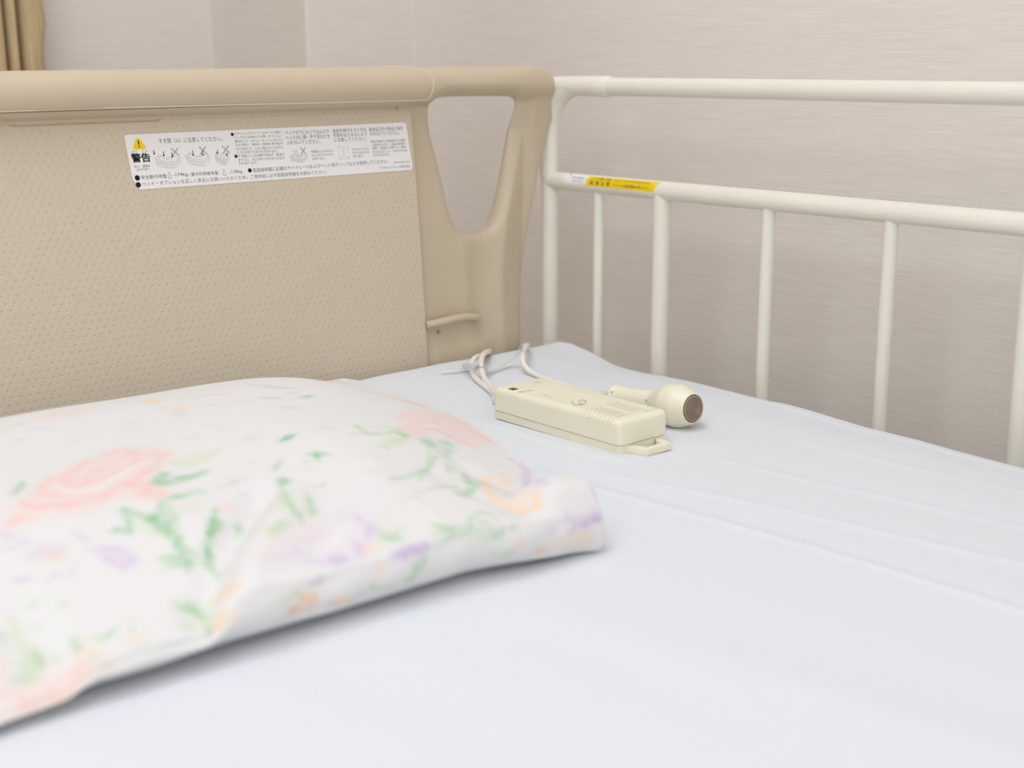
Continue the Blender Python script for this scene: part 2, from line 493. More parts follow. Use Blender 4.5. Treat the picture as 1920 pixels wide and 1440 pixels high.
def build_sheet():
    ys = np.concatenate([np.linspace(.004, -.02, 12), np.linspace(-.025, -1.15, 300), np.linspace(-1.17, -2.43, 50)])
    e = np.array(EDGE)[::-1]
    V = []; rows = []
    tcol = np.linspace(0, 1, 330) ** 0.75
    for y in ys:
        xe = np.interp(y, e[:, 0], e[:, 1]); ze = float(sheet_z(np.array([xe]), np.array([y]))[0])
        xl = XL + .016
        xs = xl + (xe - xl) * tcol
        zz = sheet_z(xs, np.full_like(xs, y))
        # crease just inside the right edge, and the rounded shoulder that rolls over
        dd = xe - xs
        amp = np.interp(-y, [.30, .42, .6, 3], [0, 1, 1, 1])
        zz = zz - amp * 0.0030 * np.exp(-((dd - 0.020) / 0.0030) ** 2) + amp * .0008 * np.exp(-((dd - .028) / .006) ** 2)
        back = np.clip((y + .012) / .016, 0, 1)
        zz = zz - .010 * back ** 2 - 0.0
        sh = 0.006
        row = [(xl - .008, y, -.13)] + [(xl - .008, y, -.06), (xl - .007, y, -.02), (xl - .004, y, zz[0] - .005)]
        row += [(a, y, b_) for a, b_ in zip(xs, zz)]
        zl = zz[-1]
        for k in range(1, 6):
            a = math.pi / 2 * k / 5
            row.append((xe + sh * math.sin(a) * .6, y, zl - sh * (1 - math.cos(a))))
        for k in range(1, 9):
            row.append((xe + sh * .6 - 0.004 * k / 8 + .0012 * math.sin(y * 60 + k), y, zl - sh - (zl - sh + .135) * k / 8))
        rows.append(row)
    # the drop behind, at the headboard
    def drop(row, y, dz, zmin=-.135):
        return [(p[0], y, max(p[2] + dz, zmin)) for p in row]
    first = [drop(rows[0], .0075, -.12), drop(rows[0], .0075, -.03), drop(rows[0], .0068, -.006)]
    last = [drop(rows[-1], -2.436, -.006), drop(rows[-1], -2.438, -.03), drop(rows[-1], -2.438, -.12)]
    rows = first + rows + last
    for r in rows: V += r
    F = grid_faces(len(rows), len(rows[0]), flip=True)
    mesh('bed_sheet', V, F, M['sheet'], loc=(XC, -1.2, -.135), angle=None,
         label='smooth white cotton sheet stretched over the mattress', cat='bed sheet')
build_sheet()

# ------------------------------------------------------------------ headboard
def yp(z): return .019 + .055 * z + .07 * z * z
def smin(a, b, k):
    h = np.clip(0.5 + 0.5 * (b - a) / k, 0, 1)
    return b + (a - b) * h - k * h * (1 - h)
OUTER = [(-.2140, .3625), (-.19, .3625), (-.15, .3625), (-.10, .3625), (-.05, .3625), (-0.0214, 0.3625), (0.0018, 0.3610), (0.0179, 0.3561), (0.0303, 0.3471), (0.0361, 0.3332), (0.0381, 0.3159), (0.0323, 0.2918), (0.0208, 0.2644), (0.0093, 0.2335), (0.0016, 0.2059), (-0.0099, 0.1573), (-0.0196, 0.1154), (-0.0245, 0.0872), (-0.0266, 0.0585), (-0.0298, 0.0005),
         (-.034, -.06), (-.036, -.11), (-.038, -.14),
         (-.06, -.14), (-.12, -.14), (-.17, -.14), (-.2140, -.14), (-.2140, -.05), (-.2140, .05), (-.2140, .15), (-.2140, .25), (-.2140, .33)]
HOLE = [(-.1656, .3143), (-.1640, .3195), (-.1585, .3240), (-.1451, .3258), (-.1022, .3255), (-.0443, .3245), (-.0351, .3230), (-.0290, .3180), (-.0269, .3104), (-.0307, .2930), (-.0384, .2590), (-.0471, .2219), (-.0567, .1878), (-.0633, .1700),
        (-.0708, .1575), (-.0827, .1515), (-.0918, .1502), (-.1097, .1512), (-.1229, .1558), (-.1315, .1648), (-.1373, .1802), (-.1427, .2077), (-.1512, .2482), (-.1589, .2815), (-.1650, .3060)]
def resample(poly, n, closed=True):
    P = smooth_path(poly + ([poly[0]] if closed else []), 10) if False else [np.array(p) for p in poly + [poly[0]]]
    L = [0]
    for a, b_ in zip(P, P[1:]): L.append(L[-1] + np.linalg.norm(b_ - a))
    s = np.linspace(0, L[-1], n, endpoint=False)
    X = np.interp(s, L, [p[0] for p in P]); Z = np.interp(s, L, [p[1] for p in P])
    return np.stack([X, Z], 1)
def crestx(z):
    t = [(-.2, -.067), (0, -.0674), (.0355, -.068), (.0783, -.0676), (.1062, -.0645), (.1408, -.0587), (.1749, -.0491), (.2088, -.0378), (.2495, -.0255), (.2901, -.0132), (.3136, -.003), (.36, .01)]
    return np.interp(z, [a for a, _ in t], [b_ for _, b_ in t])
def front_y(x, z):
    """front surface of the headboard's end frame (before its edges are rounded off)"""
    plate = yp(z) + .0055 - .05 * np.clip(z, 0, .2) * .06
    # a soft upright fluting below the handle hole
    plate = plate - .0022 * np.exp(-((x + .122) / .012) ** 2) * np.clip((.16 - z) / .03, 0, 1) + .002 * np.exp(-((x + .165) / .03) ** 2)
    # swelling at the foot
    plate = plate - .008 * (1 / (1 + np.exp((z - .014) / .006))) * np.clip((-.07 - x) / .03, 0, 1) * np.clip((x + .195) / .02, 0, 1)
    c = crestx(z); dxl = np.clip(c - x, 0, 1); dxr = np.clip(x - c, 0, 1)
    post = yp(z) - .006 + .42 * np.sqrt(dxl ** 2 + .003 ** 2) + .22 * np.sqrt(dxr ** 2 + .003 ** 2)
    rail = .0175 + 0 * z + np.where(z < .340, .0225 - np.sqrt(np.clip(.0225 ** 2 - np.clip(.340 - z, 0, .02249) ** 2, 0, 1)), 0) + np.where(z < .3175, (.3175 - z) * 1.5, 0)
    plate = plate + np.clip((x - c) / .004, 0, 1) * .03
    y = smin(plate, post, .006)
    y = smin(y, rail, .012)
    return y
def seg_dist(px, pz, poly):
    d = np.full(px.shape, 9.0)
    n = len(poly)
    for i in range(n):
        a = poly[i]; b_ = poly[(i + 1) % n]; ab = b_ - a; L = (ab @ ab) + 1e-12
        t = np.clip(((px - a[0]) * ab[0] + (pz - a[1]) * ab[1]) / L, 0, 1)
        d = np.minimum(d, np.hypot(px - a[0] - t * ab[0], pz - a[1] - t * ab[1]))
    return d
def chaikin(poly, it=2):
    P = [np.array(p, float) for p in poly]
    for _ in range(it):
        Q = []
        for i in range(len(P)):
            a, b_ = P[i], P[(i + 1) % len(P)]
            Q += [a * .75 + b_ * .25, a * .25 + b_ * .75]
        P = Q
    return [tuple(p) for p in P]

def build_headboard():
    t = thing('headboard', 'beige moulded plastic headboard with dimpled panel and warning sticker', 'headboard', (XC, .05, -.20))
    # ---- end frames with the handle holes
    cen = np.array([-.098, .235]); N = 300
    hole = np.array(chaikin(HOLE, 2)); outer = np.array(chaikin(OUTER[5:13], 0)); outer = np.array(OUTER)
    def polar(poly, ang):
        out = []
        n = len(poly)
        for a in ang:
            dr = np.array([math.cos(a), math.sin(a)]); best = None
            for i in range(n):
                p = poly[i] - cen; q = poly[(i + 1) % n] - cen; e = q - p
                den = dr[0] * e[1] - dr[1] * e[0]
                if abs(den) < 1e-12: continue
                r_ = (p[0] * e[1] - p[1] * e[0]) / den
                s_ = (p[0] * dr[1] - p[1] * dr[0]) / den
                if r_ > 0 and -1e-9 <= s_ <= 1 + 1e-9 and (best is None or r_ > best): best = r_
            out.append(cen + dr * best)
        return np.array(out)
    # angular samples spread evenly along the outer outline
    osamp = resample([tuple(p) for p in outer], N)
    ang = np.sort(np.arctan2(osamp[:, 1] - cen[1], osamp[:, 0] - cen[0]))
    O = polar(outer, ang); Hh = polar(hole, ang)
    # smooth the outer outline (not the hidden left side)
    K = 64
    tt = np.concatenate([[0, .004, .010, .02, .035, .05, .07], np.linspace(.09, .91, K), [.93, .95, .965, .98, .99, .996, 1]])
    G = np.array([Hh + (O - Hh) * s for s in tt])           # rings x N x 2
    X = G[..., 0]; Z = G[..., 1]
    vis = outer[(outer[:, 0] > -.20) & (outer[:, 1] > -.13)]
    dh = seg_dist(X, Z, hole)
    do = np.full(X.shape, 9.0)
    oo = [p for p in OUTER[:23]]
    for a, b_ in zip(oo, oo[1:]):
        a = np.array(a); b_ = np.array(b_); ab = b_ - a
        t2 = np.clip(((X - a[0]) * ab[0] + (Z - a[1]) * ab[1]) / (ab @ ab), 0, 1)
        do = np.minimum(do, np.hypot(X - a[0] - t2 * ab[0], Z - a[1] - t2 * ab[1]))
    ro = np.interp(Z, [.20, .33], [.012, .022]); rh = np.interp(Z, [.28, .315], [.011, .017])
    def rnd(d, r): return np.sqrt(np.clip(1 - (1 - np.clip(d / r, 0, 1)) ** 2, 0, 1))
    w_ = rnd(do, ro) * rnd(dh, rh)
    w_[0] = 0; w_[-1] = np.where(O[:, 0] > -.2, 0, w_[-1])
    ym = np.interp(Z, [.28, .325], [0, 1])
    side_y = np.clip(np.interp(X, [-.06, .0], [0, 1]), 0, 1)
    lowy = (yp(Z) + .012) * (1 - side_y) + (yp(np.minimum(Z, .3)) * .3 + .021) * side_y
    topy = .0400 * (1 - side_y) + .028 * side_y
    ym = lowy * (1 - ym) + topy * ym
    yf = ym - (ym - np.minimum(front_y(X, Z), ym - .002)) * w_
    yb = ym + .016 * w_ * (1 - .75 * side_y)
    nr = len(tt)
    Vf = np.stack([X, yf, Z], -1).reshape(-1, 3); Vb = np.stack([X, yb, Z], -1).reshape(-1, 3)
    n = nr * N
    V = np.concatenate([Vf, Vb])
    F = grid_faces(nr, N, True, 0, False) + grid_faces(nr, N, True, n, True)
    V = V.tolist()
    for side in (0, 1):
        W = [(2 * XC - p[0], p[1], p[2]) if side else p for p in V]
        Fs = [q[::-1] for q in F] if side else F
        bm = bmesh.new(); vs = [bm.verts.new(p) for p in W]
        for q in Fs: bm.faces.new([vs[i] for i in q])
        bmesh.ops.remove_doubles(bm, verts=bm.verts, dist=1e-5)
        from_bm('end_frame', bm, M['board'], parent=t, angle=50)
    # ---- backing shell between the end frames, with the fillet under the rail
    prof = [(.060, -.14), (.060, .30), (.062, .335), (.050, .352), (.040, .3585), (.028, .356), (.020, .347), (.0185, .338), (.0205, .3300), (.0245, .3240), (.0300, .3195), (.0370, .3165), (.0440, .3140),
            (yp(.30) + .004, .300), (yp(.2) + .004, .20), (yp(.1) + .004, .10), (yp(0) + .004, 0), (yp(0) + .004, -.14)]
    xs = np.linspace(2 * XC + .2075, -.2075, 40)
    V = [(x, a, b_) for x in xs for a, b_ in prof]
    n = len(prof)
    F = grid_faces(len(xs), n, True) + [list(range(n))[::-1], [(len(xs) - 1) * n + k for k in range(n)]]
    mesh('backing_shell', V, F, M['board'], parent=t)
    # ---- rounded top cover with curved ends
    seam_r = .0242
    tab = [(-48, -.1845), (-42, -.1820), (-30, -.1800), (-11, -.1785), (9, -.1766), (24, -.1770), (44, -.1830), (63, -.1935), (76, -.207), (90, -.222), (130, -.24), (190, -.25)]
    angs = np.linspace(-44, 190, 48); r = .0236
    V = []
    ends = np.interp(angs, [a for a, _ in tab], [b_ for _, b_ in tab])
    k5 = np.ones(5) / 5
    ends = np.convolve(np.concatenate([[ends[0]] * 2, ends, [ends[-1]] * 2]), k5, 'valid')
    def low_edge(x): return 8.0 * min(1, max(0, (min(-.20 - x, x - (2 * XC + .20))) / .42))
    def cyl(a, x, rr): return (x, .040 - rr * math.cos(math.radians(a)), .3395 + rr * math.sin(math.radians(a)))
    P = [cyl(-44 + low_edge(x), x, .0238) for x in np.linspace(XC, ends[0] - .002, 30)] + [cyl(a, xe, .0238) for a, xe in zip(angs, ends) if a < 120]
    for side in (0, 1):
        V, F = tube([(2 * XC - p[0], p[1], p[2]) for p in P] if side else P, .00085, 8)
        mesh('lit_seam_bead', V, F, M['lit_lip'], parent=t)  # lit edge of the cover, put in as a paler bead
    nx = 40
    for a, xe in zip(angs, ends):
        ra = math.radians(a)
        for k in range(nx + 1):
            u = k / nx
            x = (2 * XC - xe) + (2 * xe - 2 * XC) * u
            ra2 = ra + math.radians(low_edge(x)) * max(0, 1 - (a + 44) / 60)
            V.append((x, .040 - r * math.cos(ra2), .3395 + r * math.sin(ra2)))
    F = grid_faces(len(angs), nx + 1)
    o = mesh('top_cover', V, F, M['board'], parent=t)
    md = o.modifiers.new('thick', 'SOLIDIFY'); md.thickness = .0016 * S; md.offset = -1
    md2 = o.modifiers.new('edge', 'BEVEL'); md2.width = .0005; md2.segments = 2; md2.limit_method = 'ANGLE'; md2.angle_limit = 1.0
    # ---- dimpled panel with the grip slot moulded into its upper edge
    zs = np.concatenate([np.linspace(-.14, .29, 50), np.linspace(.292, .3215, 50)])
    xl = 2 * XC + .1935; xr = -.1935
    xs = np.concatenate([[xl, xl + .001], np.linspace(xl + .004, xr - .004, 320), [xr - .001, xr]])
    X, Z = np.meshgrid(xs, zs)
    Y = yp(Z)
    Y = Y + np.where(Z > .3085, ((Z - .3085) / .010) ** 2 * .0035, 0)
    # slot
    dx = np.clip(np.abs(X + .607) - .076, 0, 1); dz = Z - .3135
    ds = np.hypot(dx, dz)
    Y = Y + .0060 * (1 / (1 + np.exp((ds - .0032) / .00045)))
    Yb = np.full_like(Y, .046) + 0 * Y
    n = X.size; nc = len(xs); nr = len(zs)
    V = np.concatenate([np.stack([X, Y, Z], -1).reshape(-1, 3), np.stack([X, np.maximum(Y + .002, yp(Z) + .003), Z], -1).reshape(-1, 3)])
    F = grid_faces(nr, nc) + grid_faces(nr, nc, False, n, True)
    rim = [i * nc for i in range(nr)]; rim2 = [i * nc + nc - 1 for i in range(nr)]
    for L in (rim, rim2):
        for a, b_ in zip(L, L[1:]): F.append([a, b_, b_ + n, a + n])
    for base_i in (0, (nr - 1) * nc):
        for j in range(nc - 1): F.append([base_i + j, base_i + j + 1, base_i + j + 1 + n, base_i + j + n])
    mesh('panel', V, F, M['panel'], parent=t, angle=60)
    # ---- small lip and screw at the foot of the end frames
    for side in (0, 1):
        fx = (lambda x: 2 * XC - x) if side else (lambda x: x)
        pts = [(fx(-.1925), .0225, .0450), (fx(-.175), .0195, .0462), (fx(-.150), .0185, .0480), (fx(-.130), .0185, .0480), (fx(-.115), .0195, .0455), (fx(-.1035), .0215, .0430)]
        P = smooth_path(pts, 6)
        V, F = tube(P, [.0052] * (len(P) - 5) + [.0051, .0048, .0043, .0034, .0018], 14)
        V = [(x, y, z) for x, y, z in V]
        mesh('lip', V, F, M['board'], parent=t)
        V, F = lathe((fx(-.1690), .0250, .0325), (0, -1, 0), [(-.006, .0022), (.0, .0022), (.0006, .0020), (.0008, .0012), (.0002, .0008)], 20)
        mesh('screw', V, F, M['steel'], parent=t, label='small steel screw')
    # mounting posts below the board
    for x in (-.25, 2 * XC + .25):
        V, F = rbox(x - .02, x + .02, .028, .052, -.205, -.13, .003)
        mesh('mounting_post', V, F, M['frame'], parent=t)
    return t
HB = build_headboard()

# ------------------------------------------------------------------ the warning sticker
def lab_pt(u, v, lift=0.0):
    z = .2965 - .0575 * v
    x = -.570 + .3665 * u + .075 * (.2965 - z)
    return (x, yp(z) - .0004 - lift, z)
TXT = [
('けい',0.0154,0.3092,0.0318,0.3095,0.0526),
('こく',0.0469,0.3045,0.0635,0.3048,0.0528),
('警告',0.011,0.4236,0.068,0.4279,0.1584),
('死亡・重傷の',0.0143,0.5824,0.065,0.5781,0.0481),
('おそれあり',0.02,0.6387,0.0599,0.6359,0.0482),
('すき間（↓）に注意してください。',0.1037,0.1415,0.3106,0.1521,0.0934),
('オプション(サイドレールやベッド用グ',0.3545,0.0778,0.517,0.0877,0.057),
('リップなど)自体のすき間、オプション',0.3524,0.1493,0.5169,0.1584,0.0571),
('間やボード・ボトム・マットレスなどと',0.3521,0.2192,0.5185,0.2317,0.0572),
('のすき間に、身体の一部(特に頭や首)が',0.3518,0.2903,0.5183,0.3047,0.0572),
('はさまれたり、入ると抜けなくなるなど',0.3524,0.3607,0.5181,0.3777,0.0572),
('してけがをするおそれがあります。',0.3531,0.4302,0.4969,0.4443,0.0572),
('すき間に入った状態で背あげ・膝あげ',0.3538,0.4998,0.5179,0.5167,0.0573),
('をすると、はさまれてけがをするおそ',0.3535,0.5712,0.5167,0.5897,0.0574),
('れがあります。',0.3533,0.6386,0.419,0.645,0.057),
('ベッドの下にもぐり込んだり',0.5321,0.0998,0.6939,0.1091,0.0838),
('ベッド内に頭・手や足などを',0.5311,0.1966,0.6951,0.2056,0.0839),
('入れないでください。',0.5322,0.293,0.656,0.3016,0.0837),
('可動部にはさまれる',0.6164,0.4984,0.6968,0.5042,0.0529),
('などけがをするおそれ',0.6164,0.5685,0.6968,0.5752,0.053),
('があります。',0.6163,0.6387,0.6664,0.6437,0.053),
('各部を操作するときは',0.7081,0.1073,0.8388,0.1071,0.0815),
('手指をはさまないよう',0.7076,0.196,0.8383,0.1998,0.0816),
('に注意してください。',0.709,0.2897,0.8334,0.2968,0.0817),
('はさまれてけが',0.7732,0.4974,0.8383,0.502,0.0542),
('をするおそれが',0.7733,0.5682,0.8384,0.5723,0.0542),
('あります。',0.7734,0.639,0.8153,0.6417,0.0541),
('適合品以外の製品と組合',0.8492,0.1151,0.9877,0.1135,0.0789),
('わせないでください。',0.8509,0.2031,0.9698,0.2048,0.0789),
('弊社が指定する適合品以外の製品',0.8506,0.3651,0.9895,0.3685,0.055),
('と組合わせると、製品の破損や',0.853,0.4339,0.9898,0.4403,0.055),
('故障や、製品間にすき間ができ、身体を',0.8532,0.5032,0.9901,0.5099,0.0551),
('はさむなどして、けがをするお',0.8533,0.5747,0.9925,0.5824,0.0551),
('それがあります。',0.8535,0.6431,0.9203,0.648,0.0549),
('安全動作荷重：',0.0288,0.7802,0.1144,0.7841,0.0727),
('-174kg、',0.1299,0.7822,0.1834,0.7848,0.0786),
('最大利用者体重：',0.1886,0.7848,0.2824,0.7902,0.0747),
('-138kg',0.3166,0.797,0.3605,0.7992,0.081),
('取扱説明書に記載のサイドレールおよびベッド用グリップなどを使用してください。',0.3979,0.7894,0.9078,0.7853,0.0806),
('ベッド・オプションを正しく安全にお使いいただくため、ご使用前に必ず取扱説明書をお読みください。',0.0284,0.903,0.6628,0.9144,0.077),
('パラマウントベッド株式会社',0.8653,0.9159,0.9968,0.9173,0.0554),
]
def on_label(V2, lift):
    return [lab_pt(a, b_, lift) for a, b_ in V2]
def label_text(rows, lift=.00015, boldness=0.0):
    parts = []
    for body, u0, v0, u1, v1, h in rows:
        V, F = text_vf(body)
        if not len(V): continue
        x0, x1 = V[:, 0].min(), V[:, 0].max(); y0, y1 = V[:, 1].min(), V[:, 1].max()
        hh = max(y1 - y0, .72 if any(ord(c) > 255 for c in body) else .1)
        t = (V[:, 0] - x0) / max(x1 - x0, 1e-6)
        yc = (V[:, 1] - (y0 + y1) / 2) / hh
        uu = u0 + (u1 - u0) * t; vv = v0 + (v1 - v0) * t - yc * h
        offs = [(0, 0)] if not boldness else [(a * boldness, b_ * boldness * 5) for a in (-1, 1) for b_ in (-1, 1)] + [(0, 0)]
        for k, (du, dv) in enumerate(offs):
            parts.append((on_label(zip(uu + du, vv + dv), lift + k * 1e-6), F))
    return join(*parts)
def strokes(lines, wu, lift=.00012):
    """thin line segments drawn on the sticker; wu = width in metres"""
    V = []; F = []
    for (u0, v0, u1, v1) in lines:
        dx = (u1 - u0) * .3665; dz = -(v1 - v0) * .0575; L = math.hypot(dx, dz) or 1e-6
        nx, nz = -dz / L * wu / 2, dx / L * wu / 2
        n = max(1, int(abs(dz) / .006)); k0 = len(V)
        for k in range(n + 1):
            s = k / n; u = u0 + (u1 - u0) * s; v = v0 + (v1 - v0) * s
            V.append(lab_pt(u + nx / .3665, v - nz / .0575, lift)); V.append(lab_pt(u - nx / .3665, v + nz / .0575, lift))
        for k in range(n): F.append([k0 + 2 * k, k0 + 2 * k + 1, k0 + 2 * k + 3, k0 + 2 * k + 2])
    return V, F
def disc_on(u, v, r, lift=.00015):
    V = [lab_pt(u + r * math.cos(a) / .3665, v + r * math.sin(a) / .0575, lift) for a in [2 * math.pi * k / 16 for k in range(16)]]
    return V, [list(range(16))]
def build_label():
    # film outline with rounded corners and a clipped lower left corner
    def corner(cu, cv, a0, r=.0035):
        out = []
        for k in range(5):
            a = math.radians(a0 + 22.5 * k)
            out.append((cu + r * math.cos(a) / .3665, cv + r * math.sin(a) / .0575))
        return out
    ru, rv = .0035 / .3665, .0035 / .0575
    ol = corner(1 - ru + .003, rv, -90) + corner(1 - ru + .005, 1 - rv, 0) + [(.020, 1.0), (.0165, .975), (.002, .80)] + corner(ru, rv, 180)
    vr = sorted({round(v, 4) for _, v in ol} | set(np.linspace(0, 1, 9).round(4)))
    # rows across the film, so that it follows the panel's curve
    def span(v):
        us = []
        n = len(ol)
        for i in range(n):
            (a, b_), (c, d) = ol[i], ol[(i + 1) % n]
            if (b_ - v) * (d - v) <= 0 and abs(d - b_) > 1e-9: us.append(a + (c - a) * (v - b_) / (d - b_))
            elif abs(b_ - v) < 1e-6: us.append(a)
        return min(us), max(us)
    V = []; F = []; n = 13
    for v in vr:
        a, b_ = span(v)
        for k in range(n): V.append(lab_pt(a + (b_ - a) * k / (n - 1), v, 0))
    F = grid_faces(len(vr), n)
    film = mesh('warning_sticker', V, F, M['paper'], parent=HB, smooth=False, label='long white warning sticker printed in Japanese')
    md = film.modifiers.new('thick', 'SOLIDIFY'); md.thickness = .0002; md.offset = 0; md.use_even_offset = False
    bold = [r for r in TXT if r[0] == '警告']; rest = [r for r in TXT if r[0] != '警告']
    V, F = label_text(rest)
    mesh('lettering', V, F, M['ink'], parent=film, smooth=False)
    V, F = label_text(bold, boldness=.0009)
    mesh('warning_word', V, F, M['ink_bold'], parent=film, smooth=False)
    # rules between the cells
    B = [(.0074, .0426), (.9942, .0400), (1.0000, .7000), (.0082, .7000)]
    L = [B[i] + B[(i + 1) % 4] for i in range(4)]
    for u in (.0746, .526, .7022, .8458): L.append((u, .041, u, .700))
    V, F = strokes(L, .00035)
    mesh('rules', V, F, M['line'], parent=film, smooth=False)
    # bullets
    for u, v, r in ((.0171, .7844, .0029), (.0165, .9108, .0029), (.3471, .083, .0019), (.3474, .4997, .0019), (.3869, .7853, .0024)):
        V, F = disc_on(u, v, r)
        mesh('bullet', V, F, M['ink_bold'], parent=film, smooth=False)
    # warning triangle
    def tri(c, s, lift):
        u, v = c
        P = []
        for a in (-90, 30, 150):
            for da in (-14, 0, 14):
                q = math.radians(a + da)
                rr = s * (1.0 if da == 0 else .93)
                P.append(lab_pt(u + rr * 1.12 * math.cos(q) / .3665, v + rr * math.sin(q) / .0575, lift))
        return P, [list(range(9))]
    V, F = tri((.0405, .192), .0088, .00012); mesh('triangle_border', V, F, M['ink_bold'], parent=film, smooth=False)
    V, F = tri((.0405, .192), .0072, .00020); mesh('triangle', V, F, M['yellow'], parent=film, smooth=False)
    V, F = join(strokes([(.0405, .115, .0405, .19)], .0013, .0003), disc_on(.0405, .228, .0008, .0003))
    mesh('exclamation_mark', V, F, M['ink_bold'], parent=film, smooth=False)
    # crosses over the drawings
    for u, v in ((.1498, .3562), (.2403, .3546), (.317, .358), (.5875, .4724)):
        s = .0112 if u < .5 else .0095
        V, F = strokes([(u - s, v - .070, u + s, v + .070), (u - s, v + .070, u + s, v - .070)], .0014, .00022)
        mesh('cross', V, F, M['cross_grey'], parent=film, smooth=False)
    # the little line drawings of beds
    L = []; A = []
    def draw():
        V, F = strokes(L, .00032, .00013)
        mesh('line_drawing', V, F, M['line'], parent=film, smooth=False); L.clear()
    def bedpic(u0, v0, u1, v1, tilt=0.0):
        f = lambda a, b_: (u0 + (u1 - u0) * a, v0 + (v1 - v0) * b_)
        def ln(a, b_, c, d): L.append(f(a, b_) + f(c, d))
        # rails at the left, platform, footboard at the right
        ln(0, .22, .02, .62); ln(0, .22, .28, .12); ln(.28, .12, .32, .30); ln(.02, .62, .30, .80); ln(.0, .30, .28, .44)
        ln(.28, .44, .34, .86); ln(.08, .20, .12, .70); ln(.18, .18, .22, .76); ln(.02, .46, .30, .62)
        ln(.34, .48, .66, .60); ln(.66, .60, .68, .98); ln(.34, .48, .36, .84); ln(.34, .66, .67, .80); ln(.36, .84, .68, 1.0)
        ln(.44, .50, .46, .88); ln(.55, .54, .57, .93)
        ln(.68, .70, .98, .30); ln(.98, .30, 1.0, .58); ln(1.0, .58, .72, .99); ln(.68, .99, .74, .98); ln(.70, .82, .99, .44)
        ln(.32, .30, .62, .22 + tilt); ln(.62, .22 + tilt, .90, .22); ln(.90, .22, .98, .30); ln(.40, .40, .66, .30); ln(.66, .30, .66, .60)
        ln(.12, .14, .20, .02); ln(.20, .02, .30, .12); ln(.0, .70, .10, .82); ln(.10, .82, .60, 1.04)
    bedpic(.0828, .384, .1618, .650); draw()
    bedpic(.1799, .375, .2582, .640, .08); draw()
    bedpic(.2778, .39, .323, .645, -.1); draw()
    bedpic(.5361, .52, .600, .690)
    L += [(.545, .43, .565, .58), (.549, .43, .570, .57), (.556, .46, .575, .55), (.559, .42, .566, .46), (.566, .46, .560, .49)]
    draw()
    # hand in the square
    q = (.7191, .4378, .7577, .6774)
    L += [(q[0], q[1], q[2], q[1]), (q[2], q[1], q[2], q[3]), (q[2], q[3], q[0], q[3]), (q[0], q[3], q[0], q[1]),
          (q[0], q[3], .735, .60), (.735, .60, q[2], q[3]), (.735, .60, .734, .50), (.740, .60, .741, .50), (.732, .47, .735, .51), (.738, .46, .738, .51), (.744, .47, .741, .51)]
    draw()
    A = [(.0828, .30, .0828, .36), (.112, .33, .112, .40), (.138, .36, .138, .43), (.206, .34, .206, .42), (.238, .36, .238, .43), (.290, .36, .286, .41), (.322, .42, .316, .46), (.175 - .0, .0, .175, .0)][:-1]
    V, F = strokes(A, .0008, .00024)
    for (u0, v0, u1, v1) in A:
        k = len(V); V += [lab_pt(u1 - .0035, v1 - .005, .00024), lab_pt(u1 + .0035, v1 - .005, .00024), lab_pt(u1, v1 + .03, .00024)]; F.append([k, k + 1, k + 2])
    mesh('arrows', V, F, M['ink_bold'], parent=film, smooth=False)
    # person-and-weight signs and the tiny part number
    for u, v in ((.1195, .785), (.2986, .795)):
        s = .0045
        L = [(u - s, v + .05, u + s, v + .05), (u - s * .6, v - .005, u + s * .6, v - .005), (u - s, v + .05, u - s * .6, v - .005), (u + s, v + .05, u + s * .6, v - .005),
              (u - s * .7, v - .03, u, v - .065), (u, v - .065, u + s * .7, v - .03), (u - s * .7, v - .03, u + s * .7, v - .03)]
        V, F = strokes(L, .0004, .00013)
        mesh('weight_sign', V, F, M['ink_grey'], parent=film, smooth=False)
    V, F = strokes([(.9308 + k * .0045, .8244, .9308 + k * .0045 + .003, .8244) for k in range(15)], .0011, .00013)
    mesh('part_number', V, F, M['ink_grey'], parent=film, smooth=False)
build_label()

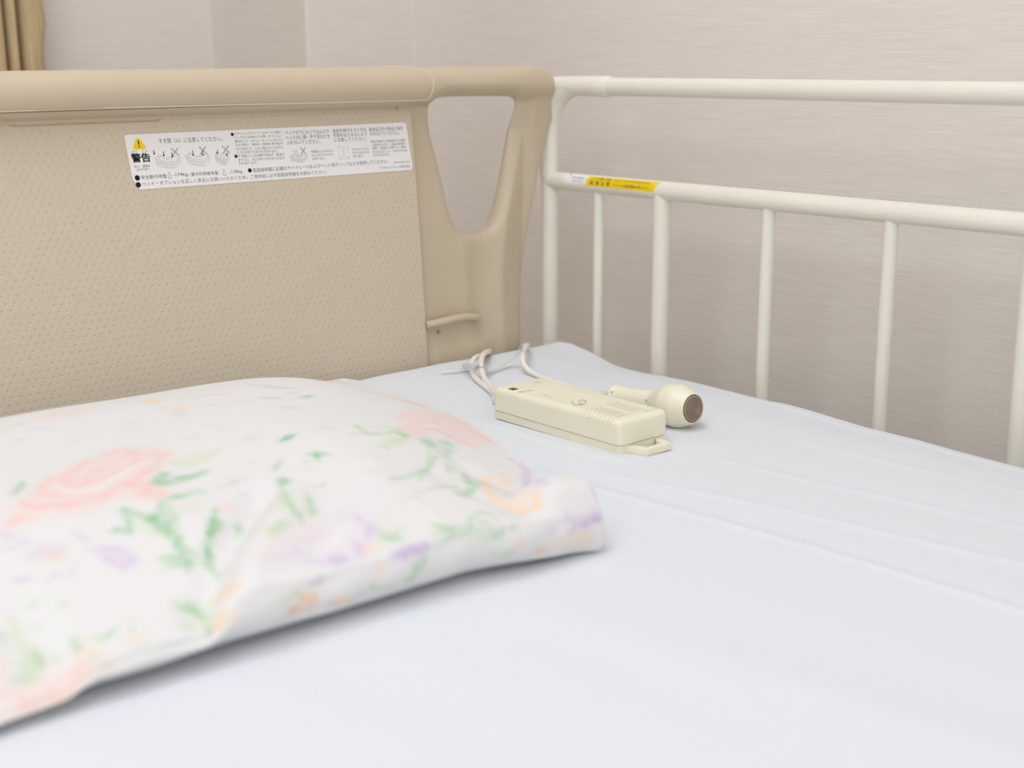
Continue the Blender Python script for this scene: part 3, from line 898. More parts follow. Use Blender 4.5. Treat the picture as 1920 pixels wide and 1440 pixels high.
# ------------------------------------------------------------------ side rail
XR, YR, KR = .0400, .0433, 1.0334      # plane and head end of the rail
ZT, ZM = .3361, .2111
YE = -1.30
def build_rail():
    t = thing('side_rail', 'cream tubular steel bed side rail with yellow caution sticker', 'bed rail', (XR, -.65, -.2))
    rb = .062
    def ry(y): return YR + KR * y
    path = []
    path.append((XR, YR, -.19))
    path.append((XR, YR, ZT - rb))
    for k in range(1, 13):
        a = math.pi / 2 * k / 12
        path.append((XR, YR - rb + rb * math.cos(a), ZT - rb + rb * math.sin(a)))
    for k in range(0, 13):
        a = math.pi / 2 * k / 12
        path.append((XR, YE + rb - rb * math.sin(a), ZT - rb + rb * math.cos(a)))
    path.append((XR, YE, -.19))
    V, F = tube(path, .0115, 28, up=(1, 0, 0))
    mesh('outer_tube', V, F, M['rail'], parent=t)
    V, F = tube([(XR, YR, ZM), (XR, -.2, ZM), (XR, -.6, ZM), (XR, -1.0, ZM), (XR, YE, ZM)], .0118, 28)
    mesh('middle_tube', V, F, M['rail'], parent=t)
    V, F = tube([(XR, YR, -.155), (XR, YE, -.155)], .0108, 24)
    mesh('lower_tube', V, F, M['rail'], parent=t)
    for y, r in ((-.091, .0066), (-.199, .0107), (-.360, .0077), (-.518, .0077), (-.6755, .0107), (-.833, .0077), (-.99, .0077), (-1.10, .0107), (-1.209, .0066)):
        V, F = tube([(XR, ry(y), ZM - .002), (XR, ry(y), -.155)], r * KR, 20, up=(1, 0, 0))
        mesh('bar', V, F, M['rail'], parent=t)
    # plastic sleeve around the corner, reaching along the top tube
    V, F = tube([(XR, ry(-.109), ZT), (XR, ry(-.106), ZT), (XR, ry(-.09), ZT), (XR, ry(-.06), ZT), (XR, ry(-.02), ZT), (XR, ry(.000), ZT - .001)], [.0121, .0136, .0132, .0128, .0125, .0122], 32, up=(0, 0, 1))
    mesh('corner_sleeve', V, F, M['sleeve'], parent=t)
    p2 = []
    for k in range(0, 13):
        a = math.pi / 2 * (1 - k / 12)
        p2.append((XR, YR - rb + rb * math.cos(a) + .0025, ZT - rb + rb * math.sin(a) + .0005))
    p2 += [(XR, YR + .0025, ZM + .02), (XR, YR + .0025, ZM + .004)]
    V, F = tube(p2, .0122, 32, up=(1, 0, 0))
    # keep only the outer half, as a shell that hugs the tube
    mesh('corner_shell', [(x, y, z) for x, y, z in V], F, M['sleeve'], parent=t)
    # stickers wrapped on the middle tube
    def wrap(y0, y1, a0, a1, name, mat, sk=0.0, r=.01195, lab=None):
        n, k = 17, 12
        V = []
        for i in range(k + 1):
            a = math.radians(a0 + (a1 - a0) * i / k)
            for j in range(n):
                y = y0 + (y1 - y0) * j / (n - 1) + sk * (i / k - .5)
                V.append((XR - r * math.cos(a), ry(y), ZM + r * math.sin(a)))
        return mesh(name, V, grid_faces(k + 1, n), mat, parent=t, angle=None, label=lab)
    wrap(-.038, -.0775, -2, 64, 'white_sticker', M['paper'], .004, lab='white sticker with small black print')
    ws = bpy.data.objects['white_sticker']; ys = wrap(-.0785, -.1975, -6, 62, 'yellow_sticker', M['yellow'], -.006, lab='yellow caution sticker with black print')
    def put(rows, mat, par, name, bold=0):
        parts = []
        for body, y0, y1, a, h in rows:
            V, F = text_vf(body)
            x0, x1 = V[:, 0].min(), V[:, 0].max(); c0, c1 = V[:, 1].min(), V[:, 1].max()
            tt = (V[:, 0] - x0) / (x1 - x0); yc = (V[:, 1] - (c0 + c1) / 2) / max(c1 - c0, .7)
            aa = np.radians(a) + yc * h / .0121
            yy = y0 + (y1 - y0) * tt
            offs = (0,) if not bold else (-bold, 0, bold)
            for q, o_ in enumerate(offs):
                parts.append(([(XR - (.01212 + q * 1e-6) * math.cos(p), ry(y_) + o_, ZM + (.01212 + q * 1e-6) * math.sin(p)) for p, y_ in zip(aa, yy)], F))
        V, F = join(*parts)
        mesh(name, V, F, mat, parent=par, smooth=False)
    put([('⚠すき間に注意！', -.086, -.122, 44, .0046), ('はさまれてけがをするおそれがあります。', -.126, -.188, 44, .0032),
         ('転 落 注 意', -.086, -.121, 15, .0052), ('サイドレールの取扱説明書をお読みください。', -.126, -.188, 13, .0034)], M['ink'], ys, 'lettering')
    put([('▼', -.043, -.048, 54, .0050)], M['ink_bold'], ws, 'arrow_mark')
    put([('この位置まで確実に差し', -.049, -.075, 40, .0034), ('込んでください', -.054, -.074, 18, .0036)], M['ink_grey'], ws, 'lettering')
    n = 25
    V = [(XR - .01212 * math.cos(math.radians(a)), ry(-.082 - .112 * j / (n - 1)), ZM + .01212 * math.sin(math.radians(a))) for a in (27, 29) for j in range(n)]
    mesh('dividing_line', V, grid_faces(2, n), M['olive'], parent=ys, smooth=False)
build_rail()

# ------------------------------------------------------------------ intercom handset
def cut(o, cutters):
    """subtract boxes from a mesh object and keep the result as plain mesh"""
    V, F = join(*cutters)
    base = base_of(o.parent) or Vector((0, 0, 0))
    me = bpy.data.meshes.new('c'); me.from_pydata([((Vector(v) - base) * S)[:] for v in V], [], F)
    bm = bmesh.new(); bm.from_mesh(me); bmesh.ops.recalc_face_normals(bm, faces=bm.faces[:]); bm.to_mesh(me); bm.free()
    c = bpy.data.objects.new('c', me); COL.objects.link(c)
    c.matrix_world = Matrix.Translation(base * S + Vector((0, 0, BED)))
    bpy.context.view_layer.update()
    md = o.modifiers.new('cut', 'BOOLEAN'); md.operation = 'DIFFERENCE'; md.object = c; md.solver = 'EXACT'
    bpy.context.view_layer.update()
    dg = bpy.context.evaluated_depsgraph_get()
    nm = bpy.data.meshes.new_from_object(o.evaluated_get(dg))
    o.modifiers.clear()
    if len(nm.polygons) > 20:
        nm.name = o.data.name; o.data = nm
        nm.polygons.foreach_set('use_smooth', [True] * len(nm.polygons))
        nm.set_sharp_from_angle(angle=math.radians(35))
    bpy.data.objects.remove(c)
ZH = .0006          # the case stands a hair above the cloth
def build_handset():
    x0, x1, y0, y1 = -.3125, -.2440, -.4370, -.2485
    t = thing('nurse_call_handset', 'flat ivory plastic nurse call intercom box lying on the sheet', 'intercom', ((x0 + x1) / 2, (y0 + y1) / 2, ZH))
    V, F = rbox(x0, x1, y0, y1, .0093 + ZH, .0345, .0062, 6, which=lambda e: not all(v.co.z < .02 for v in e.verts))
    up = mesh('upper_case', V, F, M['ivory'], parent=t)
    cs = []
    for i in range(8):
        y = -.3872 - i * .00502
        cs.append(box(-.3036, -.2856, y - .00085, y + .00085, .0331, .036))
        y = -.3838 - i * .00502
        cs.append(box(-.2782, -.2600, y - .00085, y + .00085, .0331, .036))
    cs.append(rbox(-.3050, -.2610, -.3780, -.3225, .0336, .037, .0060, 5, which=lambda e: abs(e.verts[0].co.z - e.verts[1].co.z) > .001))
    cs.append(box(-.3068, -.2972, -.2755, -.2655, .0330, .036))
    cs.append(lathe((-.2568, -.3690, .030), (0, 0, 1), [(0, .0021), (.006, .0021)], 16))
    cut(up, cs)
    V, F = rbox(x0 + .0006, x1 - .0006, y0 + .0006, y1 - .0006, ZH, .0084 + ZH, .0030, 4, which=lambda e: not all(v.co.z > .004 for v in e.verts))
    # round the upright corners like the upper half
    V, F = rbox(x0 + .0006, x1 - .0006, y0 + .0006, y1 - .0006, ZH, .0085 + ZH, .0055, 5, which=lambda e: abs(e.verts[0].co.z - e.verts[1].co.z) > .004)
    V = [(x, y, z) if z > .004 else ((x - (x0 + x1) / 2 ) * .985 + (x0 + x1) / 2, (y - (y0 + y1) / 2) * .995 + (y0 + y1) / 2, z) for x, y, z in V]
    mesh('lower_case', V, F, M['ivory_base'], parent=t)
    V, F = rbox(x0 + .0011, x1 - .0011, y0 + .0011, y1 - .0011, .006, .0125, .0052, 5, which=lambda e: abs(e.verts[0].co.z - e.verts[1].co.z) > .004)
    mesh('seam', V, F, M['seam'], parent=t)
    # grip ribs over the long edge
    for i in range(8):
        y = -.3860 - i * .0054
        P = []
        for k in range(9):
            a = math.radians(18 + 66 * k / 8)
            P.append((x0 + .0060 - .0064 * math.cos(a), y, .0285 + .0062 * math.sin(a)))
        P = [(x0 + .0006, y, .0285)] + P + [(x0 + .0068, y, .0342)]
        V, F = tube(P, [.0005] + [.0012] * (len(P) - 2) + [.0005], 8, up=(0, 1, 0))
        mesh('grip_rib', V, F, M['ivory'], parent=t)
    # hanging loop at the end
    def prism(poly, z0, z1):
        n = len(poly)
        V = [(a, b_, z0) for a, b_ in poly] + [(a, b_, z1) for a, b_ in poly]
        return V, [list(range(n))[::-1], list(range(n, 2 * n))] + [[i, (i + 1) % n, (i + 1) % n + n, i + n] for i in range(n)]
    o_ = [(-.3020, -.434), (-.2965, -.4545), (-.2940, -.4570), (-.2620, -.4570), (-.2595, -.4545), (-.2535, -.434)]
    i_ = [(-.2925, -.4385), (-.2890, -.4500), (-.2670, -.4500), (-.2635, -.4385)]
    V = []; F = []
    # ring prism: outer outline matched to inner corner points
    om = [o_[0], o_[1], o_[2], o_[3], o_[4], o_[5]]; im = [i_[0], i_[1], i_[1], i_[2], i_[2], i_[3]]
    n = 6
    for z in (ZH, .0078):
        V += [(a, b_, z) for a, b_ in om] + [(a, b_, z) for a, b_ in im]
    bm = bmesh.new(); vs = [bm.verts.new(v) for v in V]
    for k in range(n - 1):
        for off, fl in ((0, True), (2 * n, False)):
            q = [vs[off + k], vs[off + k + 1], vs[off + n + k + 1], vs[off + n + k]]
            bm.faces.new(q[::-1] if fl else q)
        bm.faces.new([vs[k], vs[k + 1], vs[2 * n + k + 1], vs[2 * n + k]])
        bm.faces.new([vs[n + k + 1], vs[n + k], vs[3 * n + k], vs[3 * n + k + 1]])
    bmesh.ops.remove_doubles(bm, verts=bm.verts, dist=1e-6)
    ed = [e for e in bm.edges if len(e.link_faces) == 2 and e.calc_face_angle(0) > .6]
    bmesh.ops.bevel(bm, geom=ed, offset=.0010, segments=2, profile=.5, affect='EDGES')
    from_bm('hanging_loop', bm, M['ivory_base'], parent=t)
    V, F = prism([(-.2950, -.4372), (-.2605, -.4372), (-.2605, -.4330), (-.2950, -.4330)], ZH, .0078)
    mesh('loop_root', V, F, M['ivory_base'], parent=t, smooth=False)
    # call lamp window, marks and print on the face
    V, F = rbox(-.3064, -.2976, -.2751, -.2659, .0325, .0341, .0006, 2); mesh('lamp_window', V, F, M['black'], parent=t)
    V, F = lathe((-.2568, -.3690, .0325), (0, 0, 1), [(0, .0021), (.0021, .0021)], 16); mesh('microphone_hole', V, F, M['black'], parent=t, smooth=False)
    def top_text(body, cx_, cy_, wid, hgt, mat, name, rot=-90):
        V, F = text_vf(body)
        x_ = (V[:, 0] - (V[:, 0].min() + V[:, 0].max()) / 2) / (V[:, 0].max() - V[:, 0].min()) * wid
        y_ = (V[:, 1] - (V[:, 1].min() + V[:, 1].max()) / 2) / (V[:, 1].max() - V[:, 1].min()) * hgt
        a = math.radians(rot)
        W = [(cx_ + p * math.cos(a) - q * math.sin(a), cy_ + p * math.sin(a) + q * math.cos(a), .03458) for p, q in zip(x_, y_)]
        mesh(name, W, F, mat, parent=t, smooth=False)
    top_text('呼出', -.2995, -.2868, .017, .0062, M['green'], 'green_print', 0)
    top_text('スピーカ', -.2600, -.4272, .019, .0042, M['green'], 'green_print', 0)
    top_text('▲', -.2965, -.3130, .0055, .0055, M['amber'], 'triangle_mark', 0)
    V, F = join(box(-.2655, -.2645, -.2690, -.2620, .0344, .03460), box(-.2620, -.2610, -.2710, -.2640, .0344, .03460))
    mesh('tick_marks', V, F, M['olive'], parent=t, smooth=False)
    V, F = join(tube(smooth_path([(-0.2901, -0.3476, 0.0341), (-0.2964, -0.355, 0.0341), (-0.2988, -0.3614, 0.0341), (-0.2953, -0.3631, 0.0341), (-0.2896, -0.3626, 0.0341)], 6), .00022, 6), tube(smooth_path([(-0.2927, -0.3612, 0.0341), (-0.2857, -0.3531, 0.0341), (-0.2806, -0.3518, 0.0341), (-0.2794, -0.356, 0.0341), (-0.2835, -0.361, 0.0341), (-0.2914, -0.3653, 0.0341), (-0.2952, -0.3646, 0.0341)], 6), .00022, 6))
    mesh('emblem', V, F, M['emblem_green'], parent=t)
    # cord entry and the two cord strands that run off over the end of the bed
    V, F = rbox(-.3040, -.2880, -.2500, -.2400, .006, .0265, .0030, 3); mesh('cord_entry', V, F, M['ivory'], parent=t)
    c = smooth_path([(-.2950, -.2450, .0165), (-.2880, -.2330, .0155), (-.2700, -.2060, .0100), (-.2435, -.1658, .0065), (-.2260, -.1330, .0080), (-.2130, -.1115, .0130), (-.1985, -.0930, .0165), (-.1740, -.0670, .0175), (-.1400, -.0330, .0110), (-.1180, -.0120, .0055), (-.1060, .0020, .0010), (-.1020, .0100, -.0090), (-.1010, .0118, -.0250), (-.1010, .0118, -.060)], 8)
    V, F = tube(c, .0034, 14); mesh('cord', V, F, M['cord'], parent=t)
    c = smooth_path([(-.2740, -.2080, .0045), (-.2531, -.1800, .0040), (-.2343, -.1405, .0035), (-.2222, -.1124, .0040), (-.2080, -.0880, .0060), (-.1975, -.0735, .0105), (-.1860, -.0635, .0135), (-.1700, -.0520, .0130), (-.1460, -.0310, .0070), (-.1250, -.0120, .0045), (-.1140, .0020, .000), (-.1105, .0100, -.0100), (-.1100, .0118, -.0260), (-.1100, .0118, -.060)], 8)
    V, F = tube(c, .0034, 14); mesh('cord', V, F, M['cord'], parent=t)
build_handset()

# ------------------------------------------------------------------ push-button call switch
def build_button():
    T = np.array((-.1847, -.3050, .0128)); H = np.array((-.1900, -.4180, .0222))
    ax = (H - T) / np.linalg.norm(H - T)
    t = thing('call_button', 'ivory pear-shaped nurse call push button with brown end lying beside the intercom', 'call button', tuple(T * [1, 1, 0]))
    V, F = lathe(T, ax, [(0, .0060), (.0002, .0118), (.0012, .0128), (.0028, .0128), (.0036, .0120), (.0045, .0115), (.03, .0117), (.060, .0121), (.0615, .0118), (.0630, .0122), (.0680, .0138)], 56)
    mesh('grip', V, F, M['ivory'], parent=t)
    V, F = lathe(T, ax, [(.0620, .0122), (.0640, .0130), (.0700, .0156), (.0830, .0216), (.0850, .0222), (.0875, .0225), (.0985, .0226), (.1010, .0223), (.1030, .0216), (.1140, .0172), (.1165, .0161), (.1178, .0152), (.1176, .0146), (.1150, .0143), (.1100, .0142)], 64)
    mesh('head', V, F, M['ivory'], parent=t)
    T2 = T + ax * .0022
    prof = [(.1095, .0139), (.1150, .0139), (.1162, .0136), (.1168, .0128)]
    r = .0120; k = 0
    while r > .0012:
        prof += [(.1168, r), (.1162, r - .0004), (.1162, r - .0007), (.1169, r - .0011)]
        r -= .0015
    prof += [(.1169, .0004)]
    V, F = lathe(T2, ax, prof, 48)
    mesh('push_button', V, F, M['button'], parent=t, label='round brown push button with concentric grooves')
    for s, dz in ((.005, .6), (.060, .35)):
        a = -1.0
        c = T + ax * s
        u = np.array((-math.cos(dz), 0, math.sin(dz)))
        V, F = lathe(c + u * (.0112 if s < .03 else .0118), u, [(0, .0013), (.0009, .0013), (.0012, .0009), (.0012, .0003)], 16)
        mesh('rivet', V, F, M['rivet'], parent=t, label='small grey rivet')
    # ribbed strain relief and cord
    back = T - ax * .0
    P = [tuple(T - ax * (.0005 + .0008 * k)) for k in range(44)]
    rr = [(.0046 if k % 4 < 2 else .0039) * (1 - .25 * k / 44) for k in range(44)]
    V, F = tube(P, rr, 14); mesh('strain_relief', V, F, M['clear_relief'], parent=t, label='translucent ribbed strain relief')
    e = T - ax * .034
    c = smooth_path([tuple(T - ax * .004), tuple(e), (-.1700, -.2280, .0045), (-.1655, -.1880, .0038), (-.1580, -.1520, .0040), (-.1563, -.1345, .0065), (-.1552, -.1215, .0130), (-.1450, -.1080, .0195), (-.1135, -.0767, .0195), (-.0800, -.0440, .0130), (-.0600, -.0200, .0060), (-.0500, -.0040, .0020), (-.0460, .0070, -.0050), (-.0450, .0118, -.0200), (-.0450, .0118, -.06)], 8)
    V, F = tube(c, .0032, 14); mesh('cord', V, F, M['cord'], parent=t)
m = M['clear_relief'] = new_mat('milky_vinyl', srgb(232, 228, 218), 0.35, 0.5)
m.node_tree.nodes['Principled BSDF'].inputs['Alpha'].default_value = 0.8
build_button()

def ribbon(pts, wid, up=(0, 0, 1)):
    P = smooth_path(pts, 8); V = []
    n = len(P)
    for i in range(n):
        tng = P[min(i + 1, n - 1)] - P[max(i - 1, 0)]; tng /= np.linalg.norm(tng)
        s = np.cross(tng, np.array(up, float)); s /= (np.linalg.norm(s) + 1e-9)
        V.append(tuple(P[i] - s * wid / 2)); V.append(tuple(P[i] + s * wid / 2 + np.array((0, 0, .0015))))
    return V, grid_faces(n, 2)
def build_tie():
    t = thing('cable_tie', 'clear vinyl strip tying the cream cords together at the head of the bed', 'cable tie', (-.19, -.09, .001))
    ring = []
    V, F = ribbon([(-.1960, -.0640, .0030), (-.2080, -.0780, .0120), (-.2160, -.0990, .0200), (-.2120, -.1080, .0165), (-.1960, -.1000, .0060), (-.1700, -.0890, .0030), (-.1460, -.0830, .0050), (-.1380, -.0880, .0150), (-.1350, -.0960, .0225), (-.1290, -.0930, .0230)], .0120)
    o = mesh('strip', V, F, M['clear'], parent=t); md = o.modifiers.new('thick', 'SOLIDIFY'); md.thickness = .0004
    V, F = ribbon([(-.1960, -.0640, .0020), (-.2150, -.0640, .0050), (-.2300, -.0560, .0040)], .0080)
    o = mesh('loose_end', V, F, M['clear'], parent=t); md = o.modifiers.new('thick', 'SOLIDIFY'); md.thickness = .0004
build_tie()

# ------------------------------------------------------------------ pillow
ZLOW = [(-1.2, .008), (-.966, .008), (-.927, .011), (-.90, .013), (-.868, .011), (-.811, .014), (-.755, .013), (-.735, .012), (-.688, .013), (-.649, .015), (-.628, .016), (-.601, .013), (-.568, .007), (-.537, .005), (-.504, .001), (-.48, .001)]
ZTOP = [(-1.2, .014), (-.965, .014), (-.925, .016), (-.912, .022), (-.905, .026), (-.879, .027), (-.857, .026), (-.834, .026), (-.804, .038), (-.791, .043), (-.753, .042), (-.699, .041), (-.664, .044), (-.639, .048), (-.601, .043), (-.557, .038), (-.528, .034), (-.505, .031), (-.49, .029)]
NR, BR, NL, BL = (np.array(p) for p in ((-.505, -.608), (-.376, -.060), (-1.165, -.594), (-1.12, -.03)))
def pil_xy(u, v):
    """u from the right edge leftwards, v from the near edge backwards"""
    u = np.asarray(u, float); v = np.asarray(v, float)
    near = NR[:, None] * (1 - u) + NL[:, None] * u
    back = BR[:, None] * (1 - u) + BL[:, None] * u
    p = near * (1 - v) + back * v
    x, y = p
    y = y + .016 * np.sin(np.pi * np.clip(u * 1.0, 0, 1)) * (1 - v) ** 2 - .012 * np.sin(np.pi * u) * v ** 2
    x = x + (.030 * np.sin(np.pi * np.clip((v - .18) / .82, 0, 1)) - .006 * np.exp(-((v - .12) / .06) ** 2)) * (1 - u) ** 3 + .010 * np.exp(-((v - .93) / .05) ** 2) * (1 - u) ** 3
    return x, y
def dome(s, p=2.0): return 1 - (1 - np.clip(s, 0, 1)) ** p
def pil_top(u, v):
    x, y = pil_xy(u, v)
    Lx, Ly = .68, .545
    du = u * Lx; dl = (1 - u) * Lx; dv = v * Ly; db = (1 - v) * Ly
    zt = np.array(ZTOP); rim_n = np.interp(x, zt[:, 0], zt[:, 1])
    rim = rim_n * np.exp(-dv / .10) + (.036 - .016 * np.clip(v * 1.5 - .5, 0, 1) * np.exp(-(du / .10) ** 2)) * (1 - np.exp(-dv / .10)) + .022 * np.exp(-((dv - .028) / .022) ** 4) * np.exp(-((du - .008) / .046) ** 4)
    ear = np.exp(-((du / .065) ** 2 + ((dv - .05) / .085) ** 2))
    b = .043 * dome((du - .006) / .20, 2.2) * dome((dl) / .20, 2.2) * dome((dv) / .24, 2.0) * dome((db - .004) / .20, 2.2)
    b = b * (1 - .95 * ear)
    z = rim + b
    # puckers and folds
    def fold(u0, v0, u1, v1, wid, amp):
        ax_, ay_ = u0 * Lx, v0 * Ly; bx_, by_ = u1 * Lx, v1 * Ly
        dx, dy = bx_ - ax_, by_ - ay_; L = math.hypot(dx, dy)
        tt = ((du - ax_) * dx + (dv - ay_) * dy) / L ** 2
        dd = ((du - ax_) * dy - (dv - ay_) * dx) / L
        env = np.clip(np.minimum(tt + .15, 1.15 - tt) * 4, 0, 1); env = env * env * (3 - 2 * env)
        return amp * np.exp(-(dd / wid) ** 2) * env
    z = z + fold(.50, .02, .37, .20, .013, -.0090) + fold(.46, .0, .33, .18, .014, .0040)
    z = z + fold(.64, .02, .62, .30, .03, -.0040) + fold(.30, .03, .22, .22, .02, .0030)
    z = z + fold(.035, .10, .11, .22, .012, -.0035) + fold(.02, .80, .10, .86, .010, -.0030) + fold(.10, .02, .16, .20, .012, -.0025)
    z = z + .0016 * np.sin(u * 19 + 2 * v) * np.sin(v * 13 + 1) * np.clip(dv / .05, 0, 1)
    return z
def build_pillow():
    nu, nv = 560, 430
    u = np.linspace(0, 1, nu) ** 1.0; v = np.linspace(0, 1, nv)
    v = np.concatenate([np.linspace(0, .05, 40), np.linspace(.05, 1, nv - 39)[1:]]); nv = len(v)
    U, W = np.meshgrid(u, v)
    X, Y = pil_xy(U.ravel(), W.ravel()); Z = pil_top(U.ravel(), W.ravel())
    # rounded shoulder close to the outline
    Lx, Ly = .68, .545
    d = np.minimum.reduce([U.ravel() * Lx, (1 - U.ravel()) * Lx, W.ravel() * Ly, (1 - W.ravel()) * Ly])
    zl = np.array(ZLOW)
    low_n = np.interp(X, zl[:, 0], zl[:, 1])
    dn = W.ravel() * Ly
    low = low_n * np.exp(-dn / .05) + .012 * (1 - np.exp(-dn / .05))
    r = .0038
    rd = np.sqrt(np.clip(1 - (1 - np.clip(d / r, 0, 1)) ** 2, 0, 1))
    Zt = Z - (1 - rd) * .0038
    # skirt: rings going down from the outline to the seam, then under to the cloth
    n = nu * nv
    top = np.stack([X, Y, Zt], 1)
    top_uv = np.stack([U.ravel(), W.ravel()], 1)
    ring = [j for j in range(nu)] + [i * nu + nu - 1 for i in range(1, nv)] + [(nv - 1) * nu + j for j in range(nu - 2, -1, -1)] + [i * nu for i in range(nv - 2, 0, -1)]
    ring = np.array(ring); m_ = len(ring)
    cx_, cy_ = X.mean(), Y.mean()
    R = top[ring]
    nrm = np.stack([R[:, 0] - cx_, R[:, 1] - cy_], 1)
    # outward direction from the outline's tangent
    tg = np.roll(R[:, :2], -2, 0) - np.roll(R[:, :2], 2, 0); tg /= np.linalg.norm(tg, axis=1)[:, None]
    nn = np.stack([tg[:, 1], -tg[:, 0]], 1)
    sgn = np.sign((nn * nrm).sum(1)); nn *= sgn[:, None]
    k_ = np.ones(31) / 31
    nn = np.stack([np.convolve(np.concatenate([nn[-15:, c], nn[:, c], nn[:15, c]]), k_, 'valid') for c in (0, 1)], 1)
    lw = low[ring]
    rings = []; ruv = []
    tuv = top_uv[ring]
    for s in np.linspace(0.08, 1, 14):
        z = R[:, 2] + (lw - R[:, 2]) * s
        bulge = .0045 * np.sin(np.pi * min(s * 1.0, 1)) - .004 * s
        pk = .0012 * np.sin(R[:, 0] * 90 + s * 3) * np.sin(R[:, 0] * 37 + 1)
        rings.append(np.stack([R[:, 0] + nn[:, 0] * (bulge + pk), R[:, 1] + nn[:, 1] * (bulge + pk), z], 1))
        ruv.append(tuv - np.stack([np.where(tuv[:, 0] < 1e-6, 1, np.where(tuv[:, 0] > 1 - 1e-6, -1, 0)) * s * .03 / Lx, np.where(tuv[:, 1] < 1e-6, 1, 0) * s * .03 / Ly], 1))
    for s, zz in ((.012, .55), (.03, .18), (.055, .02)):
        z = np.maximum(lw * zz, .0012)
        rings.append(np.stack([R[:, 0] - nn[:, 0] * s, R[:, 1] - nn[:, 1] * s, z], 1)); ruv.append(ruv[-1])
    V = np.concatenate([top] + rings); UV = np.concatenate([top_uv] + ruv)
    F = grid_faces(nv, nu)
    def strip(a, b_):
        for k in range(m_):
            k2 = (k + 1) % m_
            F.append([int(a[k2]), int(a[k]), int(b_[k]), int(b_[k2])])
    prev = ring
    for q in range(len(rings)):
        cur = np.arange(m_) + n + q * m_
        strip(prev, cur); prev = cur
    F.append([int(a) for a in prev][::-1])
    o = mesh('pillow', V, F, M['pillow'], loc=(-.77, -.3, 0.001), angle=None,
             label='soft pillow in a white pillowcase printed with pastel roses and leaves', cat='pillow')
    # ---- the printed flowers: colour of the cloth itself, laid out on the pillow's own (u, v)
    su = UV[:, 0] * Lx; sv = UV[:, 1] * Ly
    col = np.tile(np.array(srgb(*BASE)[:3]), (len(V), 1))
    rng = np.random.default_rng(3)
    nz = .5 + .25 * np.sin(su * 210 + 3 * np.sin(sv * 170)) + .25 * np.sin(sv * 260 + 2.5 * np.sin(su * 190 + 1))
    def paint(mask, c, alpha):
        a = (mask * alpha)[:, None]
        return a, np.array(srgb(*c)[:3])[None, :]
    # the print repeats across the rest of the case
    more = [(k_i, c_i, a_i, s_i, [(p + .50, q) for p, q in pts_i]) for k_i, c_i, a_i, s_i, pts_i in FLORA if .23 < sum(p for p, _ in pts_i) / len(pts_i) < .50 and min(q for _, q in pts_i) > .02]
    for item in FLORA + more:
        kind, c, alpha, soft, pts = item
        P = np.array(pts) * [Lx, Ly]
        pad = .03
        sel = np.where((su > P[:, 0].min() - pad) & (su < P[:, 0].max() + pad) & (sv > P[:, 1].min() - pad) & (sv < P[:, 1].max() + pad))[0]
        if not len(sel): continue
        x = su[sel]; y = sv[sel]
        x = x + .0006 * np.sin(y * 420 + 2 * np.sin(x * 340)) + .0003 * np.sin(y * 1100 + x * 400)
        y = y + .0006 * np.sin(x * 390 + 2 * np.sin(y * 390) + 1) + .0003 * np.sin(x * 1200 - y * 500)
        if kind == 'poly':
            inside = np.zeros(len(sel), bool); dist = np.full(len(sel), 9.0)
            for i in range(len(P)):
                a = P[i]; b_ = P[(i + 1) % len(P)]; ab = b_ - a
                t = np.clip(((x - a[0]) * ab[0] + (y - a[1]) * ab[1]) / (ab @ ab + 1e-12), 0, 1)
                dist = np.minimum(dist, np.hypot(x - a[0] - t * ab[0], y - a[1] - t * ab[1]))
                cond = ((a[1] > y) != (b_[1] > y))
                xi = a[0] + (y - a[1]) / (b_[1] - a[1] + 1e-15) * ab[0]
                inside ^= cond & (x < xi)
            sd = np.where(inside, dist, -dist)
            mask = 1 / (1 + np.exp(-np.clip(sd / soft, -20, 20)))
        else:
            wd = kind; dist = np.full(len(sel), 9.0)
            for i in range(len(P) - 1):
                a = P[i]; b_ = P[i + 1]; ab = b_ - a
                t = np.clip(((x - a[0]) * ab[0] + (y - a[1]) * ab[1]) / (ab @ ab + 1e-12), 0, 1)
                tw = wd * (.45 + .55 * np.sin(np.pi * np.clip((i + t) / (len(P) - 1), .08, .92)))
                dist = np.minimum(dist, np.hypot(x - a[0] - t * ab[0], y - a[1] - t * ab[1]) - tw)
            mask = 1 / (1 + np.exp(np.clip(dist / soft, -20, 20)))
        a = (mask * alpha * (.50 + .62 * nz[sel]))[:, None]
        col[sel] = col[sel] * (1 - a) + np.array(srgb(*c)[:3])[None, :] * a
    ca = o.data.color_attributes.new('print', 'FLOAT_COLOR', 'POINT')
    ca.data.foreach_set('color', np.concatenate([col, np.ones((len(V), 1))], 1).astype(np.float32).ravel())
BASE = (228, 226, 224)
